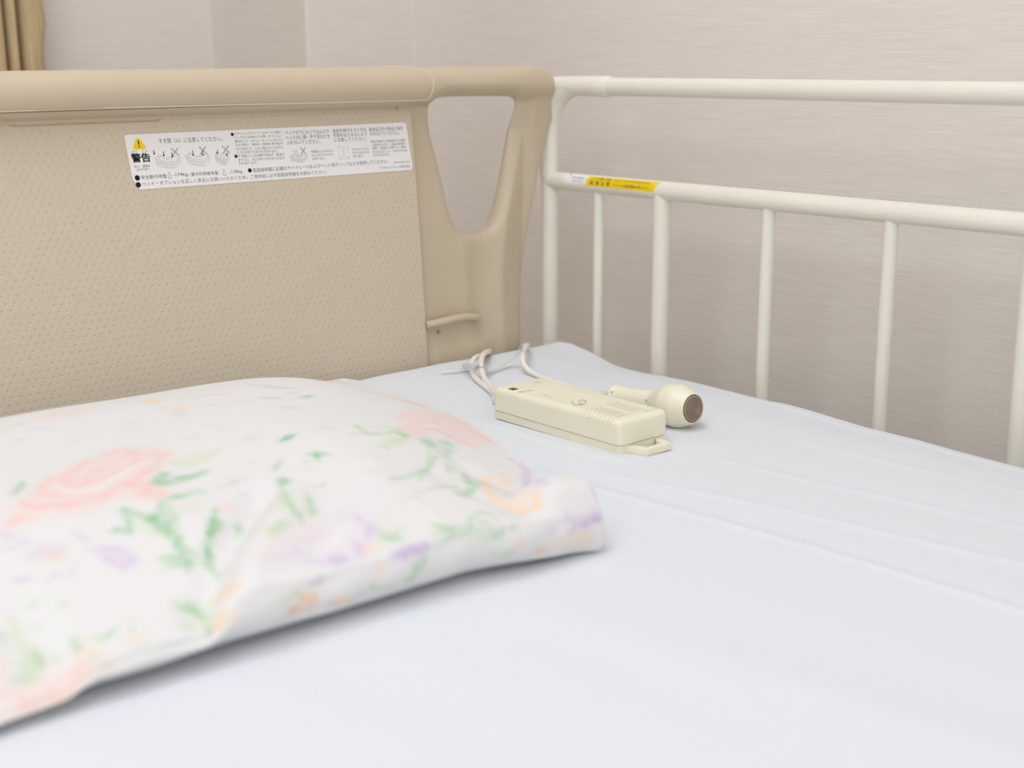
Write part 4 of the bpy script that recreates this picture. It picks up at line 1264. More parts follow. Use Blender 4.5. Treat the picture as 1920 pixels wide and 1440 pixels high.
FLORA = [
    ('poly', (242, 206, 198), 0.72, 0.0035, [(0.615, 0.331), (0.601, 0.336), (0.574, 0.384), (0.564, 0.399), (0.545, 0.414), (0.531, 0.432), (0.515, 0.446), (0.504, 0.439), (0.488, 0.462), (0.461, 0.447), (0.445, 0.432), (0.432, 0.394), (0.442, 0.357), (0.455, 0.336), (0.471, 0.314), (0.466, 0.252), (0.482, 0.242), (0.515, 0.282), (0.528, 0.269), (0.554, 0.264), (0.585, 0.281), (0.609, 0.285), (0.631, 0.284), (0.628, 0.302)]),
    (0.00315, (238, 188, 180), 0.522, 0.0012, [(0.506, 0.427), (0.491, 0.449), (0.469, 0.451), (0.465, 0.419), (0.475, 0.381)]),
    (0.0036, (238, 188, 180), 0.427, 0.0012, [(0.562, 0.397), (0.575, 0.372), (0.578, 0.341), (0.561, 0.316)]),
    (0.0045, (238, 188, 180), 0.38, 0.0012, [(0.492, 0.362), (0.519, 0.346), (0.549, 0.346), (0.552, 0.382), (0.534, 0.409), (0.515, 0.436)]),
    (0.0045, (238, 188, 180), 0.475, 0.0012, [(0.435, 0.389), (0.465, 0.342), (0.498, 0.309), (0.531, 0.29), (0.564, 0.297), (0.595, 0.312), (0.602, 0.331)]),
    (0.0045, (238, 188, 180), 0.38, 0.0012, [(0.629, 0.29), (0.615, 0.297), (0.605, 0.297)]),
    ('poly', (238, 188, 180), 0.55, 0.002, [(0.498, 0.309), (0.479, 0.302), (0.466, 0.252), (0.482, 0.244), (0.494, 0.272)]),
    (0.0036, (236, 233, 230), 0.712, 0.0012, [(0.564, 0.361), (0.554, 0.331), (0.532, 0.316), (0.494, 0.346), (0.458, 0.374)]),
    (0.0036, (238, 188, 180), 0.38, 0.0012, [(0.534, 0.361), (0.511, 0.384), (0.494, 0.381)]),
    ('poly', (238, 188, 180), 0.35, 0.003, [(0.451, 0.431), (0.433, 0.391), (0.449, 0.377)]),
    ('poly', (208, 218, 180), 0.55, 0.002, [(0.439, 0.354), (0.411, 0.371), (0.375, 0.371), (0.399, 0.336), (0.432, 0.322)]),
    ('poly', (138, 190, 140), 0.75, 0.001, [(0.476, 0.299), (0.456, 0.327), (0.446, 0.322), (0.454, 0.302), (0.436, 0.302), (0.406, 0.307), (0.412, 0.294), (0.442, 0.281), (0.465, 0.274)]),
    ('poly', (158, 200, 150), 0.75, 0.001, [(0.479, 0.24), (0.452, 0.25), (0.431, 0.249), (0.425, 0.239), (0.454, 0.232), (0.472, 0.23)]),
    (0.00405, (138, 190, 140), 0.76, 0.0012, [(0.516, 0.245), (0.501, 0.215), (0.492, 0.192), (0.483, 0.15), (0.483, 0.112), (0.482, 0.097)]),
    ('poly', (138, 190, 140), 0.8, 0.001, [(0.501, 0.212), (0.488, 0.219), (0.486, 0.2), (0.488, 0.175), (0.496, 0.184)]),
    ('poly', (138, 190, 140), 0.75, 0.001, [(0.541, 0.205), (0.531, 0.212), (0.522, 0.205), (0.521, 0.192), (0.534, 0.2)]),
    (0.0027, (138, 190, 140), 0.665, 0.0012, [(0.515, 0.24), (0.519, 0.195)]),
    (0.0027, (138, 190, 140), 0.617, 0.0012, [(0.479, 0.232), (0.482, 0.197), (0.481, 0.167)]),
    (0.0027, (158, 200, 150), 0.57, 0.0012, [(0.473, 0.222), (0.472, 0.194), (0.476, 0.169)]),
    ('poly', (138, 190, 140), 0.8, 0.001, [(0.448, 0.154), (0.433, 0.17), (0.428, 0.16), (0.435, 0.144), (0.451, 0.13)]),
    (0.0027, (138, 190, 140), 0.76, 0.0012, [(0.428, 0.185), (0.451, 0.129), (0.464, 0.093)]),
    ('poly', (138, 190, 140), 0.75, 0.001, [(0.416, 0.155), (0.406, 0.165), (0.409, 0.145), (0.421, 0.132)]),
    ('poly', (208, 218, 180), 0.5, 0.002, [(0.512, 0.214), (0.505, 0.174), (0.475, 0.145), (0.495, 0.175)]),
    ('poly', (208, 218, 180), 0.45, 0.002, [(0.464, 0.219), (0.439, 0.215), (0.448, 0.185), (0.464, 0.199)]),
    ('poly', (138, 190, 140), 0.75, 0.001, [(0.508, 0.129), (0.495, 0.127), (0.485, 0.114), (0.482, 0.1), (0.498, 0.103)]),
    (0.0027, (138, 190, 140), 0.665, 0.0012, [(0.459, 0.12), (0.462, 0.095), (0.459, 0.072)]),
    (0.0018, (158, 200, 150), 0.57, 0.0012, [(0.479, 0.127), (0.472, 0.103), (0.465, 0.088)]),
    (0.0018, (138, 190, 140), 0.57, 0.0012, [(0.486, 0.108), (0.488, 0.088)]),
    ('poly', (214, 196, 222), 0.85, 0.0015, [(0.567, 0.185), (0.542, 0.175), (0.528, 0.159), (0.528, 0.129), (0.544, 0.13), (0.556, 0.145), (0.558, 0.162)]),
    (0.0027, (214, 196, 222), 0.665, 0.0012, [(0.634, 0.277), (0.624, 0.252), (0.614, 0.234)]),
    ('poly', (214, 196, 222), 0.6, 0.002, [(0.622, 0.212), (0.605, 0.22), (0.592, 0.212), (0.587, 0.192), (0.592, 0.182), (0.618, 0.197)]),
    ('poly', (246, 204, 152), 0.5, 0.003, [(0.602, 0.207), (0.589, 0.195), (0.594, 0.184), (0.604, 0.19)]),
    (0.0027, (214, 196, 222), 0.665, 0.0012, [(0.572, 0.224), (0.564, 0.199)]),
    (0.0036, (214, 196, 222), 0.665, 0.0012, [(0.641, 0.175), (0.629, 0.165)]),
    (0.0027, (214, 196, 222), 0.475, 0.0012, [(0.614, 0.15), (0.598, 0.16)]),
    (0.00315, (214, 196, 222), 0.57, 0.0012, [(0.594, 0.144), (0.585, 0.16)]),
    (0.0036, (214, 196, 222), 0.475, 0.0012, [(0.642, 0.24), (0.629, 0.234)]),
    ('poly', (138, 190, 140), 0.65, 0.001, [(0.609, 0.361), (0.599, 0.392), (0.588, 0.409), (0.589, 0.384), (0.601, 0.364)]),
    ('poly', (138, 190, 140), 0.8, 0.001, [(0.31, 0.354), (0.298, 0.367), (0.283, 0.361), (0.299, 0.344), (0.31, 0.344)]),
    ('poly', (138, 190, 140), 0.8, 0.001, [(0.295, 0.282), (0.282, 0.282), (0.268, 0.259), (0.28, 0.26), (0.288, 0.25), (0.289, 0.267)]),
    (0.0018, (138, 190, 140), 0.475, 0.0012, [(0.259, 0.521), (0.252, 0.511), (0.242, 0.506)]),
    ('poly', (138, 190, 140), 0.65, 0.001, [(0.226, 0.576), (0.207, 0.594), (0.196, 0.586), (0.216, 0.566)]),
    (0.00225, (138, 190, 140), 0.38, 0.0012, [(0.263, 0.588), (0.25, 0.579)]),
    (0.0036, (158, 200, 150), 0.332, 0.0012, [(0.242, 0.663), (0.217, 0.649)]),
    (0.0027, (158, 200, 150), 0.38, 0.0012, [(0.232, 0.618), (0.219, 0.609)]),
    (0.0027, (138, 190, 140), 0.57, 0.0012, [(0.326, 0.282), (0.339, 0.26)]),
    ('poly', (138, 190, 140), 0.6, 0.001, [(0.346, 0.235), (0.335, 0.235), (0.329, 0.21), (0.341, 0.205), (0.346, 0.217)]),
    (0.0036, (158, 200, 150), 0.712, 0.0012, [(0.346, 0.21), (0.353, 0.149), (0.353, 0.125), (0.35, 0.107)]),
    ('poly', (138, 190, 140), 0.65, 0.001, [(0.326, 0.165), (0.322, 0.152), (0.326, 0.122), (0.339, 0.112), (0.335, 0.137)]),
    ('poly', (138, 190, 140), 0.65, 0.001, [(0.353, 0.125), (0.348, 0.115), (0.352, 0.102), (0.356, 0.107)]),
    ('poly', (158, 200, 150), 0.6, 0.0015, [(0.395, 0.099), (0.379, 0.108), (0.365, 0.103), (0.373, 0.092), (0.393, 0.085)]),
    ('poly', (158, 200, 150), 0.6, 0.001, [(0.312, 0.179), (0.296, 0.187), (0.3, 0.179)]),
    ('poly', (208, 218, 180), 0.55, 0.002, [(0.356, 0.2), (0.359, 0.14), (0.365, 0.103), (0.37, 0.132)]),
    ('poly', (208, 218, 180), 0.5, 0.002, [(0.335, 0.162), (0.325, 0.167), (0.338, 0.12), (0.346, 0.118)]),
    (0.0036, (208, 218, 180), 0.57, 0.0012, [(0.402, 0.082), (0.385, 0.092)]),
    (0.0027, (158, 200, 150), 0.712, 0.0012, [(0.207, 0.362), (0.205, 0.321), (0.18, 0.316), (0.154, 0.342)]),
    (0.0036, (208, 218, 180), 0.57, 0.0012, [(0.205, 0.366), (0.187, 0.352), (0.154, 0.351)]),
    ('poly', (138, 190, 140), 0.65, 0.001, [(0.159, 0.332), (0.143, 0.322), (0.159, 0.294), (0.165, 0.316)]),
    ('poly', (208, 218, 180), 0.7, 0.0015, [(0.205, 0.267), (0.189, 0.295), (0.163, 0.312), (0.153, 0.294), (0.177, 0.265), (0.197, 0.25)]),
    (0.0018, (138, 190, 140), 0.427, 0.0012, [(0.226, 0.324), (0.217, 0.319)]),
    ('poly', (138, 190, 140), 0.55, 0.0015, [(0.142, 0.305), (0.12, 0.324), (0.117, 0.29), (0.127, 0.249), (0.132, 0.271), (0.139, 0.282)]),
    ('poly', (138, 190, 140), 0.45, 0.0015, [(0.112, 0.309), (0.092, 0.329), (0.09, 0.294), (0.12, 0.229), (0.126, 0.235), (0.114, 0.277)]),
    (0.00252, (158, 200, 150), 0.665, 0.0012, [(0.135, 0.234), (0.165, 0.185), (0.197, 0.159), (0.222, 0.154)]),
    (0.0027, (138, 190, 140), 0.475, 0.0012, [(0.126, 0.205), (0.133, 0.18)]),
    (0.0018, (158, 200, 150), 0.475, 0.0012, [(0.186, 0.149), (0.166, 0.185)]),
    (0.0018, (158, 200, 150), 0.475, 0.0012, [(0.132, 0.277), (0.15, 0.217), (0.159, 0.195)]),
    ('poly', (242, 206, 198), 0.62, 0.003, [(0.119, 0.471), (0.09, 0.501), (0.057, 0.533), (0.016, 0.564), (0.001, 0.496), (0.004, 0.402), (0.009, 0.352), (0.027, 0.339), (0.054, 0.307), (0.071, 0.316), (0.089, 0.331), (0.099, 0.351), (0.127, 0.327), (0.154, 0.326), (0.142, 0.384)]),
    (0.0027, (238, 188, 180), 0.475, 0.0012, [(0.152, 0.352), (0.139, 0.324), (0.11, 0.349)]),
    (0.0036, (238, 188, 180), 0.427, 0.0012, [(0.086, 0.341), (0.066, 0.316), (0.051, 0.317)]),
    (0.0036, (238, 188, 180), 0.427, 0.0012, [(0.021, 0.394), (0.01, 0.354)]),
    (0.0027, (238, 188, 180), 0.332, 0.0012, [(0.056, 0.504), (0.08, 0.406), (0.056, 0.401), (0.034, 0.387)]),
    (0.0027, (236, 233, 230), 0.57, 0.0012, [(0.112, 0.432), (0.106, 0.389), (0.086, 0.392)]),
    (0.0027, (214, 196, 222), 0.76, 0.0012, [(0.114, 0.361), (0.094, 0.374), (0.08, 0.341)]),
    (0.0027, (238, 188, 180), 0.285, 0.0012, [(0.107, 0.464), (0.112, 0.397), (0.082, 0.441)]),
    ('poly', (246, 204, 152), 0.45, 0.002, [(0.071, 0.671), (0.044, 0.683), (0.0, 0.718), (0.019, 0.619), (0.047, 0.579), (0.074, 0.581)]),
    (0.0018, (158, 200, 150), 0.475, 0.0012, [(0.049, 0.608), (0.026, 0.593)]),
    ('poly', (242, 206, 198), 0.45, 0.003, [(0.152, 0.73), (0.026, 1.0), (0.026, 0.952), (0.136, 0.72)]),
    (0.0027, (208, 218, 180), 0.475, 0.0012, [(0.097, 0.661), (0.069, 0.679)]),
    (0.0018, (158, 200, 150), 0.332, 0.0012, [(0.029, 1.0), (0.0, 0.992)]),
    (0.0045, (214, 196, 222), 0.807, 0.0012, [(0.014, 0.272), (0.006, 0.227), (0.05, 0.072), (0.056, 0.05)]),
    ('poly', (214, 196, 222), 0.8, 0.0015, [(0.019, 0.175), (0.003, 0.209), (0.05, 0.072), (0.059, 0.048), (0.067, 0.058)]),
    ('poly', (138, 190, 140), 0.6, 0.0012, [(0.15, 0.114), (0.124, 0.135), (0.119, 0.17), (0.107, 0.189), (0.106, 0.162), (0.084, 0.164), (0.11, 0.13), (0.144, 0.093), (0.154, 0.099)]),
    (0.0018, (158, 200, 150), 0.57, 0.0012, [(0.136, 0.14), (0.17, 0.127), (0.196, 0.115)]),
    (0.0027, (208, 218, 180), 0.57, 0.0012, [(0.124, 0.155), (0.142, 0.16)]),
    (0.0018, (208, 218, 180), 0.38, 0.0012, [(0.202, 0.114), (0.212, 0.097)]),
    (0.0054, (246, 204, 152), 0.665, 0.0012, [(0.077, 0.189), (0.103, 0.117), (0.107, 0.084), (0.104, 0.055), (0.097, 0.035), (0.08, 0.028), (0.073, 0.047)]),
    (0.0036, (246, 204, 152), 0.522, 0.0012, [(0.069, 0.19), (0.05, 0.195), (0.054, 0.16), (0.071, 0.172)]),
    (0.0036, (246, 204, 152), 0.38, 0.0012, [(0.087, 0.08), (0.08, 0.06), (0.093, 0.052)]),
    ('poly', (242, 206, 198), 0.25, 0.003, [(0.071, 0.172), (0.073, 0.058), (0.09, 0.038), (0.102, 0.084)]),
    (0.0018, (190, 160, 208), 0.475, 0.0012, [(0.094, 0.087), (0.09, 0.075)]),
    ('poly', (208, 218, 180), 0.6, 0.002, [(0.226, 0.04), (0.21, 0.023), (0.207, 0.005), (0.225, 0.012)]),
    (0.0027, (138, 190, 140), 0.38, 0.0012, [(0.219, 0.025), (0.209, 0.007)]),
    (0.0018, (158, 200, 150), 0.522, 0.0012, [(0.183, 0.008), (0.172, 0.028), (0.153, 0.042), (0.144, 0.035), (0.143, 0.017)]),
    (0.0027, (158, 200, 150), 0.427, 0.0012, [(0.166, 0.022), (0.157, 0.008), (0.182, 0.005)]),
    ('poly', (208, 218, 180), 0.4, 0.002, [(0.153, 0.042), (0.123, 0.045), (0.149, 0.03)]),
    (0.0036, (158, 200, 150), 0.57, 0.0012, [(0.229, 0.008), (0.213, 0.005), (0.183, 0.007)]),
    (0.0027, (138, 190, 140), 0.475, 0.0012, [(0.13, 0.0), (0.126, 0.0)]),
    ('poly', (158, 200, 150), 0.5, 0.0015, [(0.283, 0.042), (0.285, 0.033), (0.28, 0.025), (0.268, 0.023), (0.256, 0.038), (0.265, 0.035), (0.276, 0.035)]),
    ('poly', (208, 218, 180), 0.5, 0.0015, [(0.28, 0.045), (0.269, 0.053), (0.255, 0.042), (0.265, 0.035), (0.276, 0.035)]),
    (0.0018, (138, 190, 140), 0.522, 0.0012, [(0.282, 0.043), (0.285, 0.032), (0.279, 0.025), (0.268, 0.023)]),
    ('poly', (242, 206, 198), 0.35, 0.004, [(0.383, 0.085), (0.352, 0.102), (0.331, 0.105), (0.362, 0.072), (0.403, 0.04), (0.418, 0.035), (0.412, 0.053)]),
    ('poly', (214, 196, 222), 0.38, 0.004, [(0.415, 0.038), (0.375, 0.073), (0.329, 0.099), (0.296, 0.11), (0.285, 0.09), (0.288, 0.053), (0.308, 0.032), (0.319, 0.008), (0.331, 0.025), (0.355, 0.02), (0.372, 0.022)]),
    ('poly', (236, 233, 230), 0.7, 0.004, [(0.356, 0.057), (0.313, 0.092), (0.299, 0.07), (0.309, 0.045), (0.332, 0.033), (0.355, 0.032)]),
    (0.0036, (214, 196, 222), 0.855, 0.0012, [(0.29, 0.084), (0.289, 0.053), (0.298, 0.037)]),
    (0.0036, (214, 196, 222), 0.855, 0.0012, [(0.315, 0.047), (0.312, 0.027), (0.321, 0.012)]),
    ('poly', (190, 160, 208), 0.6, 0.0015, [(0.352, 0.025), (0.335, 0.028), (0.332, 0.013), (0.346, 0.007), (0.355, 0.015)]),
    (0.0036, (238, 188, 180), 0.332, 0.0012, [(0.358, 0.062), (0.335, 0.073)]),
    (0.0027, (214, 196, 222), 0.665, 0.0012, [(0.373, 0.027), (0.36, 0.017)]),
    (0.0036, (190, 160, 208), 0.807, 0.0012, [(0.28, 0.003), (0.26, 0.0), (0.243, 0.002)]),
    (0.0036, (246, 204, 152), 0.38, 0.0012, [(0.309, 0.023), (0.292, 0.02)]),
    ('poly', (242, 206, 198), 0.3, 0.003, [(0.308, 0.032), (0.298, 0.03), (0.305, 0.013), (0.319, 0.008)]),
    ('poly', (138, 190, 140), 0.6, 0.001, [(0.265, -0.015), (0.256, -0.014), (0.258, -0.023), (0.263, -0.023)]),
    (0.0027, (158, 200, 150), 0.665, 0.0012, [(0.247, -0.013), (0.255, -0.028), (0.263, -0.038), (0.27, -0.038)]),
    (0.0027, (246, 204, 152), 0.665, 0.0012, [(0.306, -0.007), (0.3, -0.008)]),
    (0.0036, (240, 178, 100), 0.712, 0.0012, [(0.406, -0.038), (0.401, -0.034), (0.393, -0.019)]),
    ('poly', (240, 178, 100), 0.65, 0.002, [(0.392, -0.02), (0.381, -0.015), (0.375, -0.034), (0.383, -0.038), (0.391, -0.038)]),
    ('poly', (190, 160, 208), 0.55, 0.0015, [(0.408, -0.038), (0.396, -0.038), (0.405, -0.038)]),
    (0.0027, (190, 160, 208), 0.57, 0.0012, [(0.366, -0.038), (0.356, -0.038)]),
    (0.0036, (246, 204, 152), 0.57, 0.0012, [(0.355, -0.038), (0.335, -0.038)]),
    (0.0027, (214, 196, 222), 0.76, 0.0012, [(0.332, -0.038), (0.319, -0.038)]),
    (0.0027, (158, 200, 150), 0.57, 0.0012, [(0.302, -0.038), (0.29, -0.038)]),
    (0.0027, (138, 190, 140), 0.57, 0.0012, [(0.313, -0.029), (0.31, -0.032)]),
    (0.0027, (190, 160, 208), 0.522, 0.0012, [(0.379, -0.004), (0.37, -0.003)]),
    (0.0027, (214, 196, 222), 0.665, 0.0012, [(0.381, -0.038), (0.375, -0.038)]),
    (0.0027, (246, 204, 152), 0.38, 0.0012, [(0.356, -0.028), (0.353, -0.035)]),
    (0.0036, (208, 218, 180), 0.57, 0.0012, [(0.419, -0.016), (0.401, -0.011)]),
    (0.0027, (138, 190, 140), 0.38, 0.0012, [(0.405, -0.012), (0.398, -0.012)]),
    (0.0036, (214, 196, 222), 0.57, 0.0012, [(0.283, -0.003), (0.273, 0.0)]),
    (0.0027, (138, 190, 140), 0.57, 0.0012, [(0.004, 0.022), (0.0, 0.022)]),
    (0.00315, (190, 160, 208), 0.712, 0.0012, [(0.053, -0.019), (0.042, -0.007), (0.021, -0.004), (0.007, -0.003)]),
    ('poly', (214, 196, 222), 0.5, 0.002, [(0.016, 0.005), (0.004, 0.007), (0.009, 0.0), (0.017, 0.0)]),
    ('poly', (246, 204, 152), 0.4, 0.003, [(0.079, -0.033), (0.049, -0.017), (0.042, -0.024), (0.07, -0.038)]),
    ('poly', (246, 204, 152), 0.4, 0.003, [(0.05, -0.027), (0.023, -0.02), (0.017, -0.036), (0.037, -0.038)]),
    (0.0027, (240, 178, 100), 0.475, 0.0012, [(0.099, -0.038), (0.087, -0.038)]),
    (0.0027, (158, 200, 150), 0.475, 0.0012, [(0.146, -0.038), (0.136, -0.038), (0.133, -0.034)]),
    ('poly', (138, 190, 140), 0.5, 0.0015, [(0.166, -0.011), (0.156, -0.004), (0.142, 0.0), (0.143, -0.008), (0.157, -0.013)]),
    (0.0027, (246, 204, 152), 0.57, 0.0012, [(0.126, -0.024), (0.122, -0.021)]),
    (0.0036, (158, 200, 150), 0.38, 0.0012, [(0.16, -0.038), (0.153, -0.038)]),
    (0.0036, (208, 218, 180), 0.57, 0.0012, [(0.186, -0.01), (0.167, -0.007)]),
    (0.0027, (214, 196, 222), 0.57, 0.0012, [(0.08, -0.011), (0.074, -0.01)]),
    (0.0027, (214, 196, 222), 0.57, 0.0012, [(0.056, 0.003), (0.049, 0.003)]),
    ('poly', (246, 204, 152), 0.6, 0.002, [(0.492, 0.003), (0.483, 0.012), (0.465, -0.003), (0.465, -0.011), (0.483, -0.007)]),
    (0.0054, (246, 204, 152), 0.522, 0.0012, [(0.476, 0.042), (0.466, 0.032), (0.456, 0.02)]),
    (0.0036, (158, 200, 150), 0.665, 0.0012, [(0.509, 0.047), (0.494, 0.043), (0.492, 0.023), (0.494, 0.003)]),
    ('poly', (138, 190, 140), 0.55, 0.0012, [(0.509, 0.048), (0.498, 0.052), (0.492, 0.042), (0.502, 0.042)]),
    (0.0045, (208, 218, 180), 0.57, 0.0012, [(0.515, 0.017), (0.498, 0.018)]),
    ('poly', (208, 218, 180), 0.5, 0.002, [(0.482, 0.047), (0.479, 0.04), (0.485, 0.023), (0.488, 0.033)]),
    ('poly', (138, 190, 140), 0.65, 0.001, [(0.617, 0.053), (0.611, 0.05), (0.611, 0.033), (0.617, 0.033), (0.62, 0.043)]),
    ('poly', (138, 190, 140), 0.6, 0.001, [(0.595, 0.033), (0.585, 0.038), (0.575, 0.04), (0.578, 0.035), (0.589, 0.03)]),
    (0.0036, (208, 218, 180), 0.475, 0.0012, [(0.604, 0.042), (0.594, 0.033)]),
    ('poly', (158, 200, 150), 0.5, 0.002, [(0.668, 0.053), (0.668, 0.035), (0.664, 0.022), (0.652, 0.033), (0.644, 0.052), (0.647, 0.067), (0.658, 0.058)]),
    (0.0027, (138, 190, 140), 0.38, 0.0012, [(0.649, 0.065), (0.645, 0.052), (0.651, 0.038)]),
    (0.0036, (208, 218, 180), 0.665, 0.0012, [(0.654, 0.062), (0.659, 0.045), (0.659, 0.032)]),
    ('poly', (138, 190, 140), 0.5, 0.0015, [(0.679, 0.033), (0.669, 0.038), (0.668, 0.025), (0.675, 0.025)]),
    ('poly', (138, 190, 140), 0.55, 0.0015, [(0.671, 0.099), (0.667, 0.092), (0.669, 0.079), (0.677, 0.077)]),
    (0.0027, (208, 218, 180), 0.665, 0.0012, [(0.658, 0.115), (0.657, 0.092), (0.659, 0.068)]),
    (0.0027, (158, 200, 150), 0.285, 0.0012, [(0.639, 0.125), (0.628, 0.125)]),
    ('poly', (242, 206, 198), 0.6, 0.004, [(0.661, 0.017), (0.638, 0.028), (0.618, 0.013), (0.612, 0.002), (0.627, -0.008), (0.642, -0.011), (0.667, -0.012), (0.687, -0.009), (0.694, 0.003), (0.688, 0.027), (0.675, 0.02)]),
    (0.0054, (238, 188, 180), 0.475, 0.0012, [(0.634, 0.017), (0.622, 0.012), (0.614, 0.005)]),
    (0.0054, (238, 188, 180), 0.427, 0.0012, [(0.69, 0.023), (0.675, 0.018), (0.667, 0.005), (0.645, 0.003)]),
    ('poly', (238, 188, 180), 0.5, 0.002, [(0.679, 0.065), (0.675, 0.058), (0.679, 0.045), (0.684, 0.043)]),
    ('poly', (246, 204, 152), 0.4, 0.003, [(0.609, 0.027), (0.598, 0.017), (0.595, 0.002), (0.608, 0.002)]),
    (0.0045, (246, 204, 152), 0.285, 0.0012, [(0.651, -0.004), (0.631, -0.003)]),
    (0.0027, (236, 233, 230), 0.475, 0.0012, [(0.671, 0.025), (0.665, 0.012), (0.657, 0.01)]),
    (0.0036, (246, 204, 152), 0.285, 0.0012, [(0.575, 0.017), (0.565, 0.017)]),
    (0.0036, (208, 218, 180), 0.285, 0.0012, [(0.565, 0.008), (0.552, 0.007)]),
    ('poly', (242, 206, 198), 0.5, 0.003, [(0.529, 0.701), (0.496, 0.756), (0.476, 0.736), (0.445, 0.738), (0.455, 0.695), (0.499, 0.686)]),
    (0.0027, (158, 200, 150), 0.475, 0.0012, [(0.554, 0.693), (0.531, 0.693)]),
    (0.0036, (214, 196, 222), 0.427, 0.0012, [(0.538, 0.654), (0.518, 0.641)]),
    (0.0027, (214, 196, 222), 0.57, 0.0012, [(0.559, 0.611), (0.554, 0.606)]),
    (0.0027, (158, 200, 150), 0.38, 0.0012, [(0.422, 0.753), (0.393, 0.76)]),
    (0.0027, (208, 218, 180), 0.475, 0.0012, [(0.569, 0.664), (0.556, 0.674)]),
    ('poly', (246, 204, 152), 0.6, 0.002, [(0.396, 0.711), (0.376, 0.741), (0.369, 0.7), (0.385, 0.676)]),
    ('poly', (246, 204, 152), 0.6, 0.002, [(0.386, 0.608), (0.368, 0.633), (0.353, 0.623), (0.37, 0.594)]),
    (0.0027, (214, 196, 222), 0.76, 0.0012, [(0.381, 0.586), (0.375, 0.559)]),
    (0.0027, (214, 196, 222), 0.665, 0.0012, [(0.333, 0.678), (0.319, 0.674), (0.299, 0.658)]),
    ('poly', (246, 204, 152), 0.5, 0.002, [(0.323, 0.586), (0.306, 0.591), (0.308, 0.574)]),
    (0.0027, (208, 218, 180), 0.475, 0.0012, [(0.441, 0.589), (0.429, 0.579)]),
    ('poly', (208, 218, 180), 0.4, 0.002, [(0.405, 0.447), (0.385, 0.447), (0.392, 0.426)]),
    (0.0027, (208, 218, 180), 0.38, 0.0012, [(0.358, 0.442), (0.346, 0.437)]),
    (0.0027, (138, 190, 140), 0.38, 0.0012, [(0.252, 0.708), (0.232, 0.658), (0.207, 0.639)]),
    ('poly', (242, 206, 198), 0.4, 0.003, [(0.31, 0.76), (0.272, 0.718), (0.29, 0.666)]),
    (0.0018, (158, 200, 150), 0.475, 0.0012, [(0.389, 0.639), (0.381, 0.641)]),
    (0.0027, (214, 196, 222), 0.475, 0.0012, [(0.341, 0.598), (0.331, 0.594)]),
    (0.0027, (214, 196, 222), 0.38, 0.0012, [(0.3, 0.588), (0.285, 0.588)]),
    (0.0027, (138, 190, 140), 0.475, 0.0012, [(0.27, 0.593), (0.249, 0.583)]),
    (0.0018, (246, 204, 152), 0.38, 0.0012, [(0.353, 0.693), (0.346, 0.688)]),
    (0.0036, (208, 218, 180), 0.38, 0.0012, [(0.336, 0.389), (0.326, 0.377)]),
    (0.0036, (214, 196, 222), 0.38, 0.0012, [(0.413, 0.254), (0.405, 0.245)]),
    ('poly', (138, 190, 140), 0.55, 0.0015, [(0.399, 0.245), (0.389, 0.257), (0.385, 0.254), (0.393, 0.242)]),
    (0.0027, (214, 196, 222), 0.475, 0.0012, [(0.382, 0.255), (0.375, 0.254)]),
    (0.0027, (214, 196, 222), 0.475, 0.0012, [(0.391, 0.217), (0.386, 0.215)]),
    (0.0054, (242, 206, 198), 0.57, 0.0012, [(0.422, 0.19), (0.409, 0.189)]),
    (0.0036, (208, 218, 180), 0.38, 0.0012, [(0.36, 0.302), (0.353, 0.299)]),
    (0.0027, (214, 196, 222), 0.332, 0.0012, [(0.398, 0.271), (0.386, 0.271)]),
    (0.0018, (214, 196, 222), 0.35, 0.0012, [(0.237, 0.396), (0.229, 0.404)]),
    (0.0018, (158, 200, 150), 0.35, 0.0012, [(0.25, 0.371), (0.245, 0.364)]),
    (0.0018, (158, 200, 150), 0.35, 0.0012, [(0.245, 0.371), (0.24, 0.361)]),
    (0.0018, (208, 218, 180), 0.35, 0.0012, [(0.319, 0.247), (0.313, 0.24)]),
    (0.0018, (158, 200, 150), 0.35, 0.0012, [(0.302, 0.262), (0.299, 0.255)]),
    (0.0018, (158, 200, 150), 0.35, 0.0012, [(0.305, 0.239), (0.3, 0.237)]),
    (0.0018, (208, 218, 180), 0.35, 0.0012, [(0.232, 0.179), (0.226, 0.182)]),
    (0.0018, (242, 206, 198), 0.35, 0.0012, [(0.229, 0.169), (0.219, 0.175)]),
    (0.0018, (158, 200, 150), 0.35, 0.0012, [(0.242, 0.179), (0.235, 0.175)]),
    (0.0018, (214, 196, 222), 0.35, 0.0012, [(0.305, 0.108), (0.299, 0.107)]),
    (0.0018, (208, 218, 180), 0.35, 0.0012, [(0.309, 0.105), (0.306, 0.103)]),
    (0.0018, (214, 196, 222), 0.35, 0.0012, [(0.306, 0.112), (0.3, 0.11)]),
    (0.0018, (208, 218, 180), 0.35, 0.0012, [(0.401, 0.11), (0.396, 0.103)]),
    (0.0018, (242, 206, 198), 0.35, 0.0012, [(0.406, 0.127), (0.406, 0.11)]),
    (0.0018, (208, 218, 180), 0.35, 0.0012, [(0.398, 0.102), (0.392, 0.099)]),
    (0.0018, (208, 218, 180), 0.35, 0.0012, [(0.509, 0.11), (0.505, 0.108)]),
    (0.0018, (208, 218, 180), 0.35, 0.0012, [(0.508, 0.125), (0.502, 0.118)]),
    (0.0018, (208, 218, 180), 0.35, 0.0012, [(0.508, 0.107), (0.504, 0.105)]),
    (0.0018, (242, 206, 198), 0.35, 0.0012, [(0.518, 0.053), (0.512, 0.055)]),
    (0.0018, (158, 200, 150), 0.35, 0.0012, [(0.511, 0.048), (0.506, 0.05)]),
    (0.0018, (208, 218, 180), 0.35, 0.0012, [(0.502, 0.055), (0.498, 0.055)]),
    (0.0018, (158, 200, 150), 0.35, 0.0012, [(0.612, 0.103), (0.608, 0.102)]),
